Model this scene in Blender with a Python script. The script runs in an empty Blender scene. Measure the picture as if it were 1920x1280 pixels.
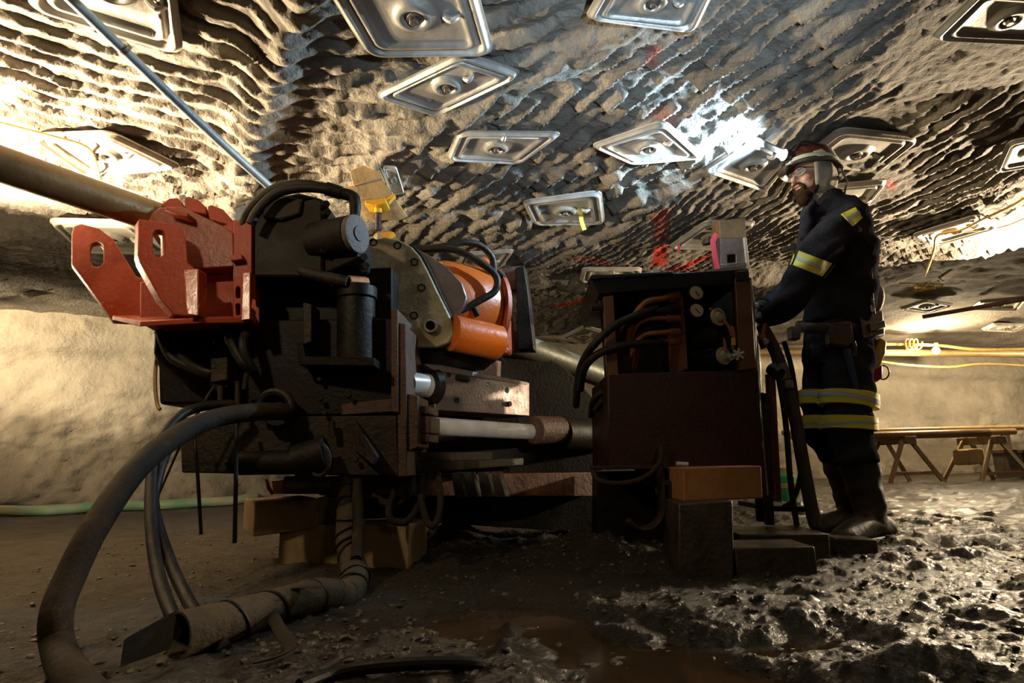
import bpy, bmesh, math, random
import numpy as np
from mathutils import Vector, Matrix
random.seed(7); RNG = np.random.RandomState(11)
SC = bpy.context.scene
COL = SC.collection

# ------------------------------------------------------------------ camera
F = 1100.0; H0 = 0.40; PITCH = math.radians(11.55); ROLL = math.radians(-1.3)
R = Matrix.Rotation(math.pi/2 + PITCH, 3, 'X') @ Matrix.Rotation(ROLL, 3, 'Z')
cam_d = bpy.data.cameras.new('camera'); cam = bpy.data.objects.new('camera', cam_d); COL.objects.link(cam)
cam.matrix_world = Matrix.Translation((0, 0, H0)) @ R.to_4x4()
cam_d.sensor_width = 36; cam_d.lens = F/1920*36; cam_d.clip_start = 0.02; cam_d.clip_end = 100
SC.camera = cam
CP = Vector((0, 0, H0))
def ray(x, y): return R @ Vector(((x-960)/F, -(y-640)/F, -1.0))
def at(x, y, Y): d = ray(x, y); return CP + d*(Y/d.y)
def onz(x, y, z=0.0): d = ray(x, y); return CP + d*((z-H0)/d.z)

# ------------------------------------------------------------------ light
SC.view_settings.view_transform = 'Standard'; SC.view_settings.look = 'None'
SC.view_settings.gamma = 1; SC.view_settings.use_curve_mapping = False
SC.view_settings.exposure = 0.35
w = bpy.data.worlds.new('mine_dark'); SC.world = w; w.use_nodes = True
w.node_tree.nodes['Background'].inputs[0].default_value = (1, .72, .42, 1)
w.node_tree.nodes['Background'].inputs[1].default_value = 0.004
def lamp(name, kind, loc, power, color, radius=.08, aim=None, angle=90, blend=.5):
    d = bpy.data.lights.new(name, kind); d.energy = power; d.color = color
    d.shadow_soft_size = radius
    if kind == 'SPOT': d.spot_size = math.radians(angle); d.spot_blend = blend
    o = bpy.data.objects.new(name, d); COL.objects.link(o); o.location = loc
    if aim is not None: o.rotation_euler = (Vector(aim)-Vector(loc)).to_track_quat('-Z', 'Y').to_euler()
    return o
WARM = (1.0, .79, .50)
# shielded work lights standing in the heading, and unseen lamps added as fill
lamp('work_light_left', 'SPOT', (-3.2, 2.75, 1.32), 1150, WARM, .06, (-2.35, 2.55, 2.4), 128, 1.0)
lamp('fill_left_near', 'SPOT', (-3.0, 2.15, 1.25), 1000, WARM, .06, (-2.3, 2.1, 2.4), 125, 1.0)  # second spot added on the left to brighten the roof
lamp('work_light_left_low', 'POINT', (-3.4, 3.3, 1.3), 9, WARM, .07)
lamp('work_light_left_wall', 'SPOT', (-6.6, 4.3, 1.6), 760, WARM, .1, (-4.8, 7.2, 2.2), 100, 1.0)
lamp('work_light_right', 'SPOT', (4.6, 4.2, 1.3), 1150, (1.0, .80, .54), .07, (3.5, 3.5, 2.5), 150, .9)
lamp('work_light_far', 'POINT', (9.8, 8.0, 1.7), 470, WARM, .1)
lamp('work_light_front', 'SPOT', (-1.4, .5, 1.8), 40, WARM, .05, (-.82, 2.2, .62), 66, .4)
lamp('fill_slide', 'SPOT', (.95, -.5, 1.02), 190, (1, .88, .72), .04, (-.12, 2.68, .66), 13, .6)  # added unseen spot, only brightens the slide box and rod
lamp('fill_behind_camera', 'POINT', (.9, -1.1, 1.3), 9, WARM, .1)  # added weak fill behind the camera, no real fixture
HEADLAMP = at(1452, 291, 2.74)
lamp('cap_lamp_beam', 'SPOT', HEADLAMP + Vector((-.03, -.005, -.01)), 230, (.55, .80, 1.0), .02,
     HEADLAMP + Vector((-1.0, .05, .14)), 136, 1.0)
lamp('cap_lamp_front', 'SPOT', (.55, .1, .75), 185, (.58, .79, 1.0), .03, (.5, 2.6, 2.75), 62, 1.0)

# ------------------------------------------------------------------ materials
MATS = {}
def mat(name, c1, c2=None, rough=.6, metal=0.0, scale=6.0, bump=.3, bscale=40.0, c3=None, spec=.5, emit=None, estr=0,
        alpha=None, trans=0.0, detail=6, rvar=.15, bdist=.01):
    if name in MATS: return MATS[name]
    m = bpy.data.materials.new(name); m.use_nodes = True; MATS[name] = m
    nt = m.node_tree; N = nt.nodes; L = nt.links; b = N['Principled BSDF']
    b.inputs['Roughness'].default_value = rough; b.inputs['Metallic'].default_value = metal
    b.inputs['Specular IOR Level'].default_value = spec
    b.inputs['Transmission Weight'].default_value = trans
    if emit: b.inputs['Emission Color'].default_value = (*emit, 1); b.inputs['Emission Strength'].default_value = estr
    if alpha is not None: b.inputs['Alpha'].default_value = alpha
    b.inputs['Base Color'].default_value = (*c1, 1)
    tc = N.new('ShaderNodeTexCoord')
    if c2:
        n = N.new('ShaderNodeTexNoise'); n.inputs['Scale'].default_value = scale; n.inputs['Detail'].default_value = detail
        n.inputs['Roughness'].default_value = .65
        L.new(tc.outputs['Object'], n.inputs['Vector'])
        cr = N.new('ShaderNodeValToRGB'); e = cr.color_ramp.elements
        e[0].position = .36; e[0].color = (*c1, 1); e[1].position = .62; e[1].color = (*c2, 1)
        if c3: k = e.new(.74); k.color = (*c3, 1)
        L.new(n.outputs['Fac'], cr.inputs['Fac']); L.new(cr.outputs['Color'], b.inputs['Base Color'])
        mr = N.new('ShaderNodeMapRange'); mr.inputs[1].default_value = .3; mr.inputs[2].default_value = .7
        mr.inputs[3].default_value = max(.03, rough-rvar); mr.inputs[4].default_value = min(1, rough+rvar)
        L.new(n.outputs['Fac'], mr.inputs[0]); L.new(mr.outputs[0], b.inputs['Roughness'])
    if bump:
        n2 = N.new('ShaderNodeTexNoise'); n2.inputs['Scale'].default_value = bscale; n2.inputs['Detail'].default_value = 8
        n2.inputs['Roughness'].default_value = .62
        L.new(tc.outputs['Object'], n2.inputs['Vector'])
        bp = N.new('ShaderNodeBump'); bp.inputs['Strength'].default_value = bump; bp.inputs['Distance'].default_value = bdist
        L.new(n2.outputs['Fac'], bp.inputs['Height']); L.new(bp.outputs['Normal'], b.inputs['Normal'])
    return m
M_BLACK = mat('oily_black_steel', (.006, .005, .004), (.013, .009, .006), .50, .05, 7, .35, 60, (.030, .019, .010), spec=.16)
M_MUDDY = mat('muddy_steel', (.010, .007, .005), (.036, .023, .013), .5, .05, 9, .6, 55, (.085, .056, .03), spec=.25)
M_TANK = mat('near_black_red_paint', (.020, .005, .003), (.032, .008, .005), .42, 0, 5, .3, 45, (.012, .006, .004), spec=.3)
M_BOX = mat('dark_oiled_orange_paint', (.085, .030, .012), (.14, .045, .016), .45, 0, 9, .35, 45, (.03, .014, .009))
M_RUST = mat('rusty_flange_steel', (.055, .026, .017), (.11, .055, .035), .6, .2, 10, .6, 70, (.16, .09, .055))
M_HLRED = mat('highlight_red_paint', (.34, .05, .016), (.40, .07, .022), .20, 0, 14, .12, 60)  # lighter, glossier copy of the red; rib highlight put into the colour
M_RED = mat('red_orange_paint', (.25, .026, .006), (.30, .036, .008), .44, 0, 9, .3, 45, (.12, .022, .010), spec=.3)
M_REDD = mat('dark_oiled_red_paint', (.17, .026, .010), (.22, .035, .012), .4, 0, 9, .35, 45, (.06, .018, .010))
M_ORANGE = mat('orange_paint', (.52, .115, .010), (.46, .090, .010), .35, 0, 7, .25, 40, (.16, .05, .02))
M_ORRED = mat('worn_orange_paint', (.45, .085, .02), (.40, .10, .06), .42, .05, 6, .3, 40, (.14, .08, .06))
M_GREYFL = mat('grey_green_flange_steel', (.18, .145, .080), (.29, .235, .135), .5, .3, 8, .4, 50, (.06, .045, .03))
M_STEEL = mat('bare_scratched_steel', (.20, .17, .16), (.12, .085, .075), .42, .75, 6, .25, 60, (.26, .20, .17))
M_CHROME = mat('chrome_rod', (.62, .60, .57), (.48, .45, .41), .26, .3, 12, .02, 60, rvar=.06)
M_HOSE = mat('black_hose_rubber', (.008, .006, .005), (.018, .013, .009), .5, 0, 11, .3, 70, (.05, .033, .018), spec=.3)
M_HOSEM = mat('muddy_hose', (.014, .010, .007), (.036, .024, .014), .72, 0, 9, .6, 60, (.085, .06, .034), spec=.22)
M_WRAP = mat('canvas_wrapped_hose', (.052, .037, .020), (.10, .072, .040), .75, 0, 9, .8, 60, (.036, .025, .014), spec=.3)
M_WOOD = mat('oil_stained_timber', (.13, .078, .036), (.21, .135, .064), .7, 0, 8, .5, 30, (.07, .04, .02))
M_WOODL = mat('pale_timber', (.22, .145, .068), (.31, .21, .10), .7, 0, 8, .4, 34, (.25, .15, .07))
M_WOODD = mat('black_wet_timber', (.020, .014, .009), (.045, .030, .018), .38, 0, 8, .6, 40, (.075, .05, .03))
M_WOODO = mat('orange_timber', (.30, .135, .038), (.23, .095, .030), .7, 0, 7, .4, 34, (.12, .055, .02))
M_PLATE = mat('galvanised_roof_plate', (.36, .34, .31), (.47, .45, .41), .42, .55, 5, .18, 30, (.28, .24, .19))
M_PLATED = mat('dusty_roof_plate', (.40, .37, .32), (.50, .46, .40), .55, .3, 6, .25, 30, (.33, .27, .20))
M_BOLT = mat('dark_bolt_steel', (.09, .075, .06), (.16, .135, .11), .45, .6, 14, .3, 60)
M_TUBE = mat('brown_drill_tube', (.17, .10, .042), (.23, .14, .062), .42, .45, 5, .25, 40, (.07, .04, .02))
M_GTUBE = mat('grey_green_drill_tube', (.10, .105, .075), (.14, .14, .10), .5, .3, 5, .25, 40)
M_YEL = mat('yellow_paint', (.72, .38, .03), (.62, .30, .03), .42, 0, 8, .2, 40, (.35, .18, .03))
M_BLUEP = mat('blue_grey_pipe_paint', (.16, .20, .23), (.22, .27, .30), .45, .2, 7, .2, 40, (.09, .10, .10))
M_GREEN = mat('green_hose_rubber', (.10, .30, .14), (.36, .33, .20), .6, 0, 2.2, .3, 30)
M_GREENB = mat('green_plastic', (.02, .26, .10), (.03, .20, .08), .45, 0, 6, .1, 30)
M_YCORD = mat('yellow_cord', (.55, .36, .08), (.42, .26, .06), .7, 0, 20, .2, 60)
M_PINK = mat('pink_ribbon', (.75, .07, .11), None, .6, 0, 6, 0)
M_YRIB = mat('yellow_ribbon', (.75, .58, .08), None, .6, 0, 6, 0)
M_NAVY = mat('navy_work_cloth', (.022, .021, .026), (.036, .033, .038), .95, 0, 9, .6, 26, (.036, .032, .030), spec=0.0, bdist=.012)
M_HIVIS = mat('hi_vis_yellow_tape', (.86, .78, .08), (.78, .68, .07), .6, 0, 12, .2, 60)
M_SILV = mat('silver_reflective_tape', (.50, .54, .56), None, .55, 0, 8, 0)
M_SKIN = mat('skin', (.46, .23, .15), (.52, .28, .19), .55, 0, 18, .12, 90, spec=.4)
M_BEARD = mat('brown_beard', (.034, .015, .007), (.06, .029, .014), .9, 0, 60, .9, 140, spec=.06)
M_HOOD = mat('grey_cotton_hood', (.30, .27, .22), (.38, .34, .28), .9, 0, 10, .5, 30, spec=.2)
M_HELM = mat('maroon_helmet_shell', (.055, .009, .008), (.075, .012, .010), .28, 0, 9, .08, 30, (.045, .012, .012))
M_HELMD = mat('dark_helmet_brim', (.035, .022, .026), None, .3, 0, 8, 0)
M_STICK = mat('cream_sticker', (.62, .52, .38), None, .5, 0, 8, 0)
M_GSTRIPE = mat('pale_green_helmet_tape', (.34, .44, .30), (.44, .50, .38), .45, 0, 10, 0)
M_LEATH = mat('dark_brown_leather', (.050, .030, .018), (.085, .052, .030), .5, 0, 12, .4, 50, (.03, .02, .013))
M_BOOT = mat('muddy_rubber_boot', (.024, .018, .013), (.060, .043, .027), .55, 0, 10, .5, 40, (.10, .075, .048))
M_GLOVE = mat('black_glove', (.014, .013, .014), (.03, .026, .024), .7, 0, 16, .3, 60)
M_GLASS = mat('clear_lens', (.9, .95, 1), None, .05, 0, 6, 0, trans=.9)
M_LAMP = mat('lit_cap_lamp_lens', (1, 1, 1), None, .3, 0, 6, 0, emit=(.78, .92, 1), estr=45)
M_BULB = mat('lit_bulb', (1, 1, 1), None, .3, 0, 6, 0, emit=(1, .86, .58), estr=60)
M_GAUGE = mat('cream_gauge_face', (.40, .33, .20), (.48, .40, .25), .4, 0, 10, .1, 40)
M_EYE = mat('eye_white', (.6, .56, .5), None, .3, 0, 6, 0)
M_IRIS = mat('dark_iris', (.04, .03, .02), None, .2, 0, 6, 0)
M_LIP = mat('lips', (.40, .15, .11), None, .5, 0, 6, 0)
M_CLOD = mat('wet_mud_clods', (.050, .036, .021), (.095, .070, .042), .38, 0, 12, .6, 60)
M_WATER = mat('murky_puddle_water', (.040, .026, .014), (.055, .036, .020), .07, 0, 3, .05, 9, rvar=.03)
M_BROWNP = mat('ochre_steel_pipe', (.34, .22, .085), (.42, .28, .12), .5, .2, 5, .2, 30, (.2, .12, .05))
M_COPPER = mat('copper_orange_fittings', (.36, .13, .045), (.26, .09, .035), .45, .3, 12, .2, 50, (.10, .045, .02))

# ------------------------------------------------------------------ mesh helpers
def vec(p): return at(*p) if not isinstance(p, Vector) else p.copy()
class MB:
    def __init__(s): s.v = []; s.f = []
    def add(s, vs, fs):
        o = len(s.v); s.v += [tuple(v) for v in vs]; s.f += [tuple(i+o for i in f) for f in fs]; return s
    def ring_loft(s, rings, cap=True):
        n = len(rings[0]); vs = [p for r in rings for p in r]; fs = []
        for i in range(len(rings)-1):
            for k in range(n):
                a = i*n+k; b = i*n+(k+1) % n; fs.append((a, b, b+n, a+n))
        if cap: fs.append(tuple(range(n))[::-1]); fs.append(tuple((len(rings)-1)*n+k for k in range(n)))
        return s.add(vs, fs)
    def tube(s, path, r, n=12, cap=True, smooth=0, flat=None):
        P = [Vector(p) for p in path]
        rr = list(r) if isinstance(r, (list, tuple)) else [r]*len(P)
        if smooth:
            Q = []; q = []
            for i in range(len(P)-1):
                p0, p1, p2, p3 = P[max(i-1, 0)], P[i], P[i+1], P[min(i+2, len(P)-1)]
                for t in np.linspace(0, 1, smooth, endpoint=False):
                    Q.append(.5*((2*p1)+(p2-p0)*t+(2*p0-5*p1+4*p2-p3)*t*t+(3*p1-p0-3*p2+p3)*t**3))
                    q.append(tuple(float(a*(1-t)+b*t) for a, b in zip(rr[i], rr[i+1])) if isinstance(rr[i], tuple) else float(rr[i]*(1-t)+rr[i+1]*t))
            Q.append(P[-1]); q.append(rr[-1]); P, rr = Q, q
        rings = []; up = None
        for i, p in enumerate(P):
            d = (P[min(i+1, len(P)-1)]-P[max(i-1, 0)]).normalized()
            if up is None:
                up = d.orthogonal().normalized() if flat is None else (flat - d*flat.dot(d)).normalized()
            up = (up - d*up.dot(d)).normalized(); sd = d.cross(up)
            k = rr[i]; ka, kb = (k if isinstance(k, (tuple, list)) else (k, k))
            rings.append([p+up*(math.cos(a)*ka)+sd*(math.sin(a)*kb) for a in np.linspace(0, 2*math.pi, n, endpoint=False)])
        return s.ring_loft(rings, cap)
    def cyl(s, a, b, ra, rb=None, n=28): return s.tube([vec(a), vec(b)], [ra, ra if rb is None else rb], n)
    def lathe(s, a, axis, prof, n=32):      # prof: (distance along axis, radius)
        a = vec(a); ax = Vector(axis).normalized(); u = ax.orthogonal().normalized(); v = ax.cross(u)
        return s.ring_loft([[a+ax*h+u*(math.cos(t)*r)+v*(math.sin(t)*r) for t in np.linspace(0, 2*math.pi, n, endpoint=False)] for h, r in prof])
    def slab(s, pts, ext, holes=()):        # polygon (points in the place) pushed along a vector
        P = [vec(p) for p in pts]; e = Vector(ext) if not isinstance(ext, (int, float)) else Vector((0, ext, 0))
        bm = bmesh.new(); loops = [P]+[[vec(p) for p in h] for h in holes]; edges = []
        for lp in loops:
            vv = [bm.verts.new(p) for p in lp]
            for i in range(len(vv)): edges.append(bm.edges.new((vv[i], vv[(i+1) % len(vv)])))
        if holes: bmesh.ops.triangle_fill(bm, use_beauty=True, edges=edges)
        else: bm.faces.new(bm.verts)
        bm.verts.index_update(); n0 = len(bm.verts)
        fr = [tuple(v.index for v in f.verts) for f in bm.faces]; V = [v.co.copy() for v in bm.verts]
        vs = V+[p+e for p in V]; fs = [f for f in fr]+[tuple(i+n0 for i in f)[::-1] for f in fr]
        k = 0
        for lp in loops:
            m = len(lp); fs += [(k+i, k+(i+1) % m, k+(i+1) % m+n0, k+i+n0) for i in range(m)]; k += m
        bm.free(); return s.add(vs, fs)
    def box(s, c, dx, dy, dz, rz=0.0, tilt=None):
        c = Vector(c); m = Matrix.Rotation(rz, 3, 'Z')
        if tilt: m = m @ Matrix.Rotation(tilt, 3, 'Y')
        vs = [c+m @ Vector((x*dx/2, y*dy/2, z*dz/2)) for x in (-1, 1) for y in (-1, 1) for z in (-1, 1)]
        return s.add(vs, [(0, 1, 3, 2), (4, 6, 7, 5), (0, 4, 5, 1), (2, 3, 7, 6), (0, 2, 6, 4), (1, 5, 7, 3)])
    def ell(s, c, ax, nu=20, nv=12):        # ax: three half-axis vectors
        c = Vector(c); A, B, C_ = [Vector(a) for a in ax]; rings = []
        for i in range(1, nv):
            t = math.pi*i/nv; rings.append([c+C_*math.cos(t)+(A*math.cos(p)+B*math.sin(p))*math.sin(t) for p in np.linspace(0, 2*math.pi, nu, endpoint=False)])
        return s.ring_loft(rings)
def finish(me, sharp=35):
    bm = bmesh.new(); bm.from_mesh(me); bmesh.ops.recalc_face_normals(bm, faces=bm.faces); bm.to_mesh(me); bm.free()
    for p in me.polygons: p.use_smooth = True
    me.set_sharp_from_angle(angle=math.radians(sharp))
def wloc(o):
    l = Vector((0, 0, 0))
    while o: l += o.location; o = o.parent
    return l
def part(name, mb, m, parent, bevel=0.0, sharp=35, label=None, kind=None):
    l = wloc(parent); me = bpy.data.meshes.new(name)
    me.from_pydata([(v[0]-l.x, v[1]-l.y, v[2]-l.z) for v in mb.v], [], mb.f); finish(me, sharp)
    o = bpy.data.objects.new(name, me); COL.objects.link(o); o.parent = parent; me.materials.append(m)
    if bevel:
        b = o.modifiers.new('edge', 'BEVEL'); b.width = bevel; b.segments = 2; b.limit_method = 'ANGLE'; b.angle_limit = math.radians(40)
    if label: o['label'] = label
    if kind: o['kind'] = kind
    return o
def tag(o, label, cat, group=None, kind=None):
    o['label'] = label
    if cat: o['category'] = cat
    if group: o['group'] = group
    if kind: o['kind'] = kind
    return o
def thing(name, label, cat, loc, group=None):
    o = bpy.data.objects.new(name, None); COL.objects.link(o); o.location = loc; o.empty_display_size = .1
    return tag(o, label, cat, group)
def solo(name, mb, m, label, cat, group=None, bevel=0.0, sharp=35, kind=None):
    a = np.array([tuple(v) for v in mb.v]); l = Vector(((a[:, 0].min()+a[:, 0].max())/2, (a[:, 1].min()+a[:, 1].max())/2, a[:, 2].min()))
    e = bpy.data.objects.new('tmp', None); e.location = l
    o = part(name, mb, m, e, bevel, sharp); o.parent = None; o.location = l; bpy.data.objects.remove(e)
    return tag(o, label, cat, group, kind)
def bake(o, vox, smooth=4, fac=.5):       # one continuous skin over joined shapes
    r = o.modifiers.new('skin', 'REMESH'); r.mode = 'VOXEL'; r.voxel_size = vox; r.use_smooth_shade = True
    sm = o.modifiers.new('soft', 'SMOOTH'); sm.iterations = smooth; sm.factor = fac
    bpy.context.view_layer.update()
    me = bpy.data.meshes.new_from_object(o.evaluated_get(bpy.context.evaluated_depsgraph_get()))
    old = o.data; o.modifiers.clear(); o.data = me; me.name = o.name
    if not me.materials: me.materials.append(old.materials[0])
    for p in me.polygons: p.use_smooth = True
    return o

# ------------------------------------------------------------------ noise on arrays
PERM = RNG.rand(256, 256)
def vnoise(x, y):
    xi = np.floor(x).astype(int); yi = np.floor(y).astype(int); xf = x-xi; yf = y-yi
    u = xf*xf*(3-2*xf); v = yf*yf*(3-2*yf)
    g = lambda a, b: PERM[a % 256, b % 256]
    return (g(xi, yi)*(1-u)+g(xi+1, yi)*u)*(1-v)+(g(xi, yi+1)*(1-u)+g(xi+1, yi+1)*u)*v-.5
def fbm(x, y, o=4, gain=.5):
    s = 0; a = 1.0
    for i in range(o): s = s+a*vnoise(x*2**i+17.3*i, y*2**i+5.1*i); a *= gain
    return s
def sst(a, b, x): t = np.clip((x-a)/(b-a), 0, 1); return t*t*(3-2*t)
def grid_mesh(name, X, Y, Z, m, label_kind='structure', attrs=None):
    ny, nx = X.shape
    V = np.stack([X, Y, Z], -1).reshape(-1, 3)
    i = np.arange(ny*nx).reshape(ny, nx)
    Fc = np.stack([i[:-1, :-1], i[:-1, 1:], i[1:, 1:], i[1:, :-1]], -1).reshape(-1, 4)
    me = bpy.data.meshes.new(name)
    me.vertices.add(len(V)); me.vertices.foreach_set('co', V.ravel())
    me.loops.add(Fc.size); me.loops.foreach_set('vertex_index', Fc.ravel().astype(np.int32))
    me.polygons.add(len(Fc)); me.polygons.foreach_set('loop_start', (np.arange(len(Fc))*4).astype(np.int32))
    me.polygons.foreach_set('loop_total', np.full(len(Fc), 4, np.int32))
    me.update(calc_edges=True); me.validate()
    for p in ('use_smooth',): me.polygons.foreach_set(p, np.ones(len(Fc), bool))
    for k, a in (attrs or {}).items():
        at_ = me.attributes.new(k, 'FLOAT', 'POINT'); at_.data.foreach_set('value', a.ravel().astype(np.float32))
    o = bpy.data.objects.new(name, me); COL.objects.link(o); me.materials.append(m); o['kind'] = label_kind
    return o
def seg_dist(X, Y, pts):
    d = np.full(X.shape, 9.0)
    for (ax, ay), (bx, by) in zip(pts[:-1], pts[1:]):
        vx, vy = bx-ax, by-ay; t = np.clip(((X-ax)*vx+(Y-ay)*vy)/(vx*vx+vy*vy+1e-9), 0, 1)
        d = np.minimum(d, np.hypot(X-ax-t*vx, Y-ay-t*vy))
    return d
def rock_mat(name, c1, c2, c3, rough, scale, bump, bscale, attr=None, acol=(.5, .03, .02), bdist=.02, wet=0):
    m = mat(name, c1, c2, rough, 0, scale, bump, bscale, c3, .35, bdist=bdist)
    nt = m.node_tree; b = nt.nodes['Principled BSDF']
    if attr:
        a = nt.nodes.new('ShaderNodeAttribute'); a.attribute_name = attr
        src = b.inputs['Base Color'].links[0].from_socket
        mx = nt.nodes.new('ShaderNodeMix'); mx.data_type = 'RGBA'; mx.inputs[7].default_value = (*acol, 1)
        nt.links.new(a.outputs['Fac'], mx.inputs[0]); nt.links.new(src, mx.inputs[6]); nt.links.new(mx.outputs[2], b.inputs['Base Color'])
    return m

# ------------------------------------------------------------------ ceiling
ZC = 2.05
def lip_y(X): return 5.45 - 1.15*sst(2.2, 4.6, np.asarray(X, float))
def ceil_base(X, Y): return ZC + .22*sst(0, .12, Y-lip_y(X))
def ceil_pt(x, y, drop=.0):
    p = onz(x, y, ZC-drop)
    if p.y > float(lip_y(p.x))+.05: p = onz(x, y, ZC+.22-drop)
    return p
def make_ceiling():
    ys = [-1.2]
    while ys[-1] < 13.2:
        y = ys[-1]; ys.append(y+(.05 if y < .9 else .011+.0035*max(0, y-1.6)**1.5))
    xs = [-9.0]
    while xs[-1] < 12.5:
        x = xs[-1]; a = abs(x-.2); xs.append(x+(.0125 if a < 2.6 else .0125+.03*(a-2.6)))
    X, Y = np.meshgrid(np.array(xs), np.array(ys))
    wx = .055*fbm(X*1.7, Y*1.7, 3); wy = .055*fbm(X*1.7+40, Y*1.7+9, 3)
    x, y = X+wx, Y+wy
    # cutter passes: each band has its own scallop direction
    def saw(ph, sharp=.78):
        f = ph-np.floor(ph); return np.where(f < sharp, f/sharp, (1-f)/(1-sharp))
    pa = np.hypot(x+.2, y+1.6)*8.6 + (x+1.2)*-2.6
    pb = np.hypot(x+.55, y-.3)*9.0 + x*.4
    n = fbm(X*5, Y*5, 2)
    pc = (x*.84+y*.54)*9.6 + .35*n + .5*x*x
    pd = np.hypot(x-.2, y-3.8)*8.2*.5 + (x*.93+y*.36)*8.0 + .6*n
    jg = .22*fbm(X*13, Y*13, 3); sA = .042*saw(pa+jg, .17)*(.45+1.0*np.clip(fbm(X*9, Y*9, 3)+.5, 0, 1)); sB = .042*saw(pb+jg, .17)*(.45+1.0*np.clip(fbm(X*9+3, Y*9, 3)+.5, 0, 1))
    tq = (-x*.5+y*.86)*6.5; row = np.floor(pc); hsh = lambda a, b: PERM[np.floor(a).astype(int) % 256, np.floor(b).astype(int) % 256]-.5
    tl = tq+7*hsh(row, row*0); fr = tl-np.floor(tl); jag = hsh(row*3, tl)*(1-sst(.85, 1, fr))+hsh(row*3, tl+1)*sst(.85, 1, fr)
    sC = .036*saw(pc+.25*jag, .86)*(.35+1.2*np.clip(jag+.5, 0, 1))+.012*jag; sD = .040*saw(pd+1.5*jg, .3)*(.25+1.3*np.clip(fbm(X*4, Y*4, 3)+.45, 0, 1))
    # boundaries between the passes
    bAB = (x+1.11)*.857+(y-2.42)*.514; bBC = (x+.64)*.60+(y-2.76)*.80
    bBC = np.where(y < 2.76, (x+.64)*.60+(y-2.76)*.82, (x+.64)*.95+(y-2.76)*.3); bCD = (x-1.35)*.9+(y-2.7)*.42
    wB = sst(-.07, .07, bAB); wC = sst(-.10, .10, bBC); wD = sst(-.15, .15, bCD)
    s = sA*(1-wB)+sB*wB; s = s*(1-wC)+sC*wC; s = s*(1-wD)+sD*wD
    step = .075*np.exp(-(bAB/.09)**2)+.045*np.exp(-((bBC-.02)/.12)**2)*(y < 3.3)+.03*np.exp(-(bCD/.14)**2)
    smooth_zone = sst(.62, .35, np.hypot((X-2.15)*.8, Y-2.05)+.12*fbm(X*5, Y*5, 2)) # flat scaled slab up in the corner
    s *= (1-.93*smooth_zone)*sst(.3, .9, Y+.4)*(1-.65*sst(4.2, 6.0, Y))*(.55+.9*np.clip(fbm(X*1.3+7, Y*1.3, 2)+.5, 0, 1))
    for hx, hy in ((1605, 285), (1590, 372), (1640, 360)):
        q = onz(hx, hy, ZC); s = s*(1-.85*np.exp(-(((X-q.x)/.33)**2+((Y-q.y)/.33)**2)**2))
    holl = .10*np.clip(fbm(X*.8+3, Y*.8+8, 3), -.35, .5)
    Z = ceil_base(X, Y)-s-step+holl*.8+.010*fbm(X*14, Y*14, 3)+.009*fbm(X*38, Y*38, 2)
    hq = onz(1530, 300, ZC-.1); Z += .075*np.exp(-(((X-hq.x-.05)/.42)**2+((Y-hq.y)/.42)**2)**2)
    Z += .03*fbm(X*5, Y*2.4, 3)*sst(4.6, 5.4, Y)
    Z -= .10*np.exp(-((Y-lip_y(X)+.12)/.16)**2)*(.55+fbm(X*3, Y*3, 2))
    paint = np.zeros_like(X)
    def spray(px_pts, wd, amt=1.0):
        nonlocal paint
        pts = [tuple(ceil_pt(*p).xy) for p in px_pts]
        d = seg_dist(X, Y, pts)+.5*wd*fbm(X*22, Y*22, 3)
        paint = np.maximum(paint, amt*sst(wd, wd*.35, d))
    spray([(1238, 455), (1236, 490)], .09); spray([(1236, 375), (1238, 440)], .07, .55)
    spray([(1250, 505), (1330, 480)], .07); spray([(1050, 570), (1120, 548)], .12); spray([(1255, 512), (1300, 505)], .07)
    spray([(1080, 470), (1140, 485)], .07, .5); spray([(1225, 75), (1220, 100)], .05, .4); spray([(1660, 345), (1675, 355)], .035, .6)
    spray([(1225, 205), (1255, 215)], .06, .25); spray([(1090, 560), (1120, 570)], .05, .8)
    m = rock_mat('cut_potash_rock', (.17, .145, .115), (.27, .24, .20), (.36, .33, .28), .82, 3.2, .75, 30, 'paint', (.55, .045, .02), .03)
    return grid_mesh('ceiling', X, Y, Z, m, attrs={'paint': paint})
make_ceiling()

# ------------------------------------------------------------------ rib wall
def make_wall():
    A = Vector((-11.0, 5.2)); B = Vector((13.5, 13.05)); n = 520; mz = 110
    t = np.linspace(0, 1, n); z = np.linspace(-.15, 2.45, mz)
    T, Zz = np.meshgrid(t, z); L = (B-A).length; S = T*L
    d = .22*fbm(S*.5, Zz*.7, 3)+.07*fbm(S*2.2, Zz*3+3, 4)+.02*fbm(S*12, Zz*12, 3)
    d += .014*np.sin(np.hypot((S % 2.6)-1.3, Zz-.2)*26)*np.clip(fbm(S*.7+4, Zz, 2)+.45, 0, 1)*sst(1.75, 1.4, Zz)
    d -= .28*sst(.62, .02, Zz)*(.8+fbm(S*2, Zz*2, 3)); d -= .10*sst(1.72, 1.9, Zz)
    d -= (.05*fbm(S*9, Zz*9, 4)+.03*fbm(S*24, Zz*24, 2))*sst(1.3, .75, Zz)
    nx, ny = -(B-A).normalized().y, (B-A).normalized().x
    cz = 1.02-.022*S; base_tone = sst(.3, -.3, Zz-cz+.55*fbm(S*1.4, Zz*2, 4)+.12*fbm(S*11, Zz*11, 3))*.85  # wall colour gets darker towards the floor, broken up by noise
    X = A.x+(B.x-A.x)*T+nx*d; Y = A.y+(B.y-A.y)*T+ny*d
    m = rock_mat('pale_rib_rock', (.30, .26, .20), (.42, .37, .29), (.50, .45, .36), .85, 1.6, .7, 16, 'base_tone', (.085, .066, .044), bdist=.04)
    return grid_mesh('wall_back', X, Y, Zz, m, attrs={'base_tone': base_tone})
make_wall()

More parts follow.
